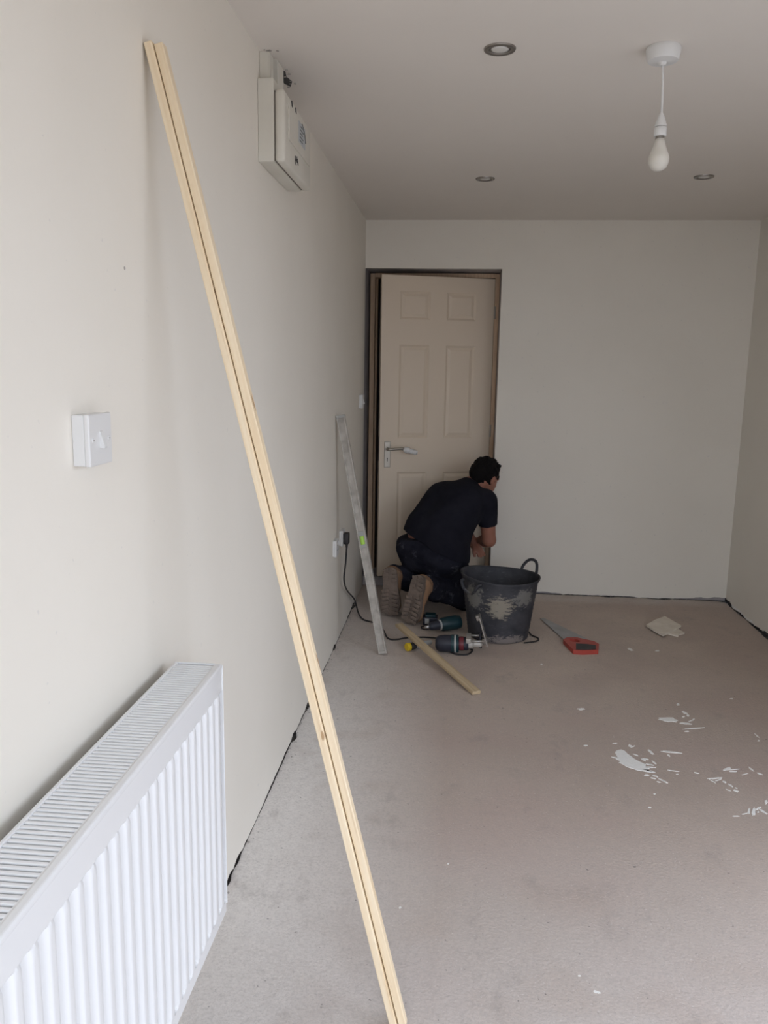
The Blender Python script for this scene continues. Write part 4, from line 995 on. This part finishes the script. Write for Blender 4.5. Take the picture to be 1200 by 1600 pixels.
    T = trouser_sdf(G)
    for hj, kn, an, sg in ((hipR, knR, anR, 1), (hipL, knL, anL, -1)):
        cal = kn + (an - kn) * 0.45 + Vector((0, 0, 0.012)); T = smin(T, s_caps(G, kn, cal, 0.074, 0.074), 0.015); T = smin(T, s_caps(G, cal, an + (an - kn).normalized() * 0.05, 0.074, 0.066), 0.02)
    T = T + folds(G, 0.0035, 38, 5)
    T = np.maximum(T, plane(G, Vector((0.33, 4.82, 0.452)), Vector((-0.20, -0.05, 1)).normalized()))
    for an, kn in ((anR, knR), (anL, knL)):
        d = (an - kn).normalized(); T = np.where(np.sqrt((G[0] - an.x) ** 2 + (G[1] - an.y) ** 2 + (G[2] - an.z) ** 2) < 0.13, np.maximum(T, plane(G, an + d * 0.028, d)), T)
    T = np.maximum(T, 0.0015 - G[2])
    sdf_obj('trousers', T, lo, h, 'trouser', per)
    # --- eyes
    for sg in (-1, 1):
        bm = nb(); bmesh.ops.create_uvsphere(bm, u_segments=12, v_segments=8, radius=0.011, matrix=Matrix.Translation(hp_(0.079, sg * 0.031, 0.000))); obj('eye', bm, 'eye', per, True)


def boot_axes(toe, fw, down):
    y_ = Vector(down).normalized(); z_ = Vector(fw); z_ = (z_ - y_ * z_.dot(y_)).normalized(); return y_, z_, toe - y_ * 0.292


def boot(toe, fw, down, label):
    """boot standing on its toes: sole towards the camera; local x = across, y = heel(0) to toe(0.30), z = up out of the sole"""
    y_, z_, heel = boot_axes(toe, fw, down); x_ = y_.cross(z_)
    BM = Matrix((x_, y_, z_)).transposed().to_4x4() @ Matrix.Diagonal((1.18, 1, 1.0, 1)); BM.translation = heel
    G0 = [(-0.030, 0.012), (-0.040, 0.05), (-0.038, 0.10), (-0.040, 0.15), (-0.049, 0.20), (-0.050, 0.235), (-0.040, 0.268), (-0.018, 0.288), (0.008, 0.292), (0.032, 0.278), (0.046, 0.250), (0.050, 0.215), (0.046, 0.17), (0.038, 0.12), (0.037, 0.06), (0.030, 0.014), (0.012, 0.0), (-0.012, 0.0)]
    bend = lambda p: p
    bm = nb(); prism(bm, G0, -0.004, 0.022); bt_ = obj('boot', nb(), 'boot', per)
    # lugs
    for yy in [0.022 + 0.0245 * k for k in range(11)]:
        if 0.095 < yy < 0.125: continue
        wdt = 0.034 if yy < 0.1 else 0.043
        for sx in (-1, 1):
            box(bm, (0.006, -0.008, -0.013), (wdt, 0.008, -0.003), Matrix.Translation((0 if sx > 0 else -wdt - 0.006, yy, 0)) @ Matrix.Rotation(0.25 * sx, 4, 'Z'))
    for v in bm.verts:                               # toe spring
        if v.co.y > 0.20: v.co.z += (v.co.y - 0.20) ** 2 * 1.6
    bm.transform(BM); so = obj('sole', bm, 'sole', bt_)
    lo, hi, h = (-0.07, -0.03, 0.0), (0.07, 0.32, 0.24), 0.006
    G = grid(lo, hi, h)
    U = s_ell(G, (0.0, 0.225, 0.050), ((1, 0, 0), (0, 1, 0), (0, 0, 1)), (0.048, 0.066, 0.042))
    U = smin(U, s_caps(G, (0, 0.20, 0.045), (0, 0.06, 0.075), 0.042, 0.044), 0.02)
    U = smin(U, s_caps(G, (0, 0.055, 0.055), (0, 0.075, 0.150), 0.046, 0.048), 0.03)
    U = smin(U, s_ell(G, (0, 0.045, 0.045), ((1, 0, 0), (0, 1, 0), (0, 0, 1)), (0.039, 0.048, 0.05)), 0.02)
    U = U + folds(G, 0.0016, 70, 8)
    U = np.maximum(U, 0.014 - G[2]); U = np.maximum(U, plane(G, (0, 0.07, 0.165), (0, 0, 1)))
    pos, F = nets(U, lo, h); me = bpy.data.meshes.new('boot')
    R3 = np.array(BM.to_3x3()); pw = pos @ R3.T + np.array(BM.translation) - np.array(wloc(per))
    me.from_pydata(pw.tolist(), [], F.tolist()); me.update(); me.polygons.foreach_set('use_smooth', [True] * len(me.polygons)); me.materials.append(M['boot'])
    bt_.data = me; bt_['label'] = label
    bm = nb()
    for k in range(5):
        yy = 0.165 - 0.020 * k; zz = 0.090 + 0.020 * k
        tube(bm, [(-0.026, yy, zz - 0.004), (0, yy + 0.006, zz + 0.008), (0.026, yy, zz - 0.004)], 0.003, 5)
    bm.transform(BM); obj('laces', bm, 'black', bt_)


person()
boot(tR, fwR, dnR, 'tan suede work boot, dusty sole up')
boot(tL, fwL, dnL, 'tan suede work boot, dusty sole up')
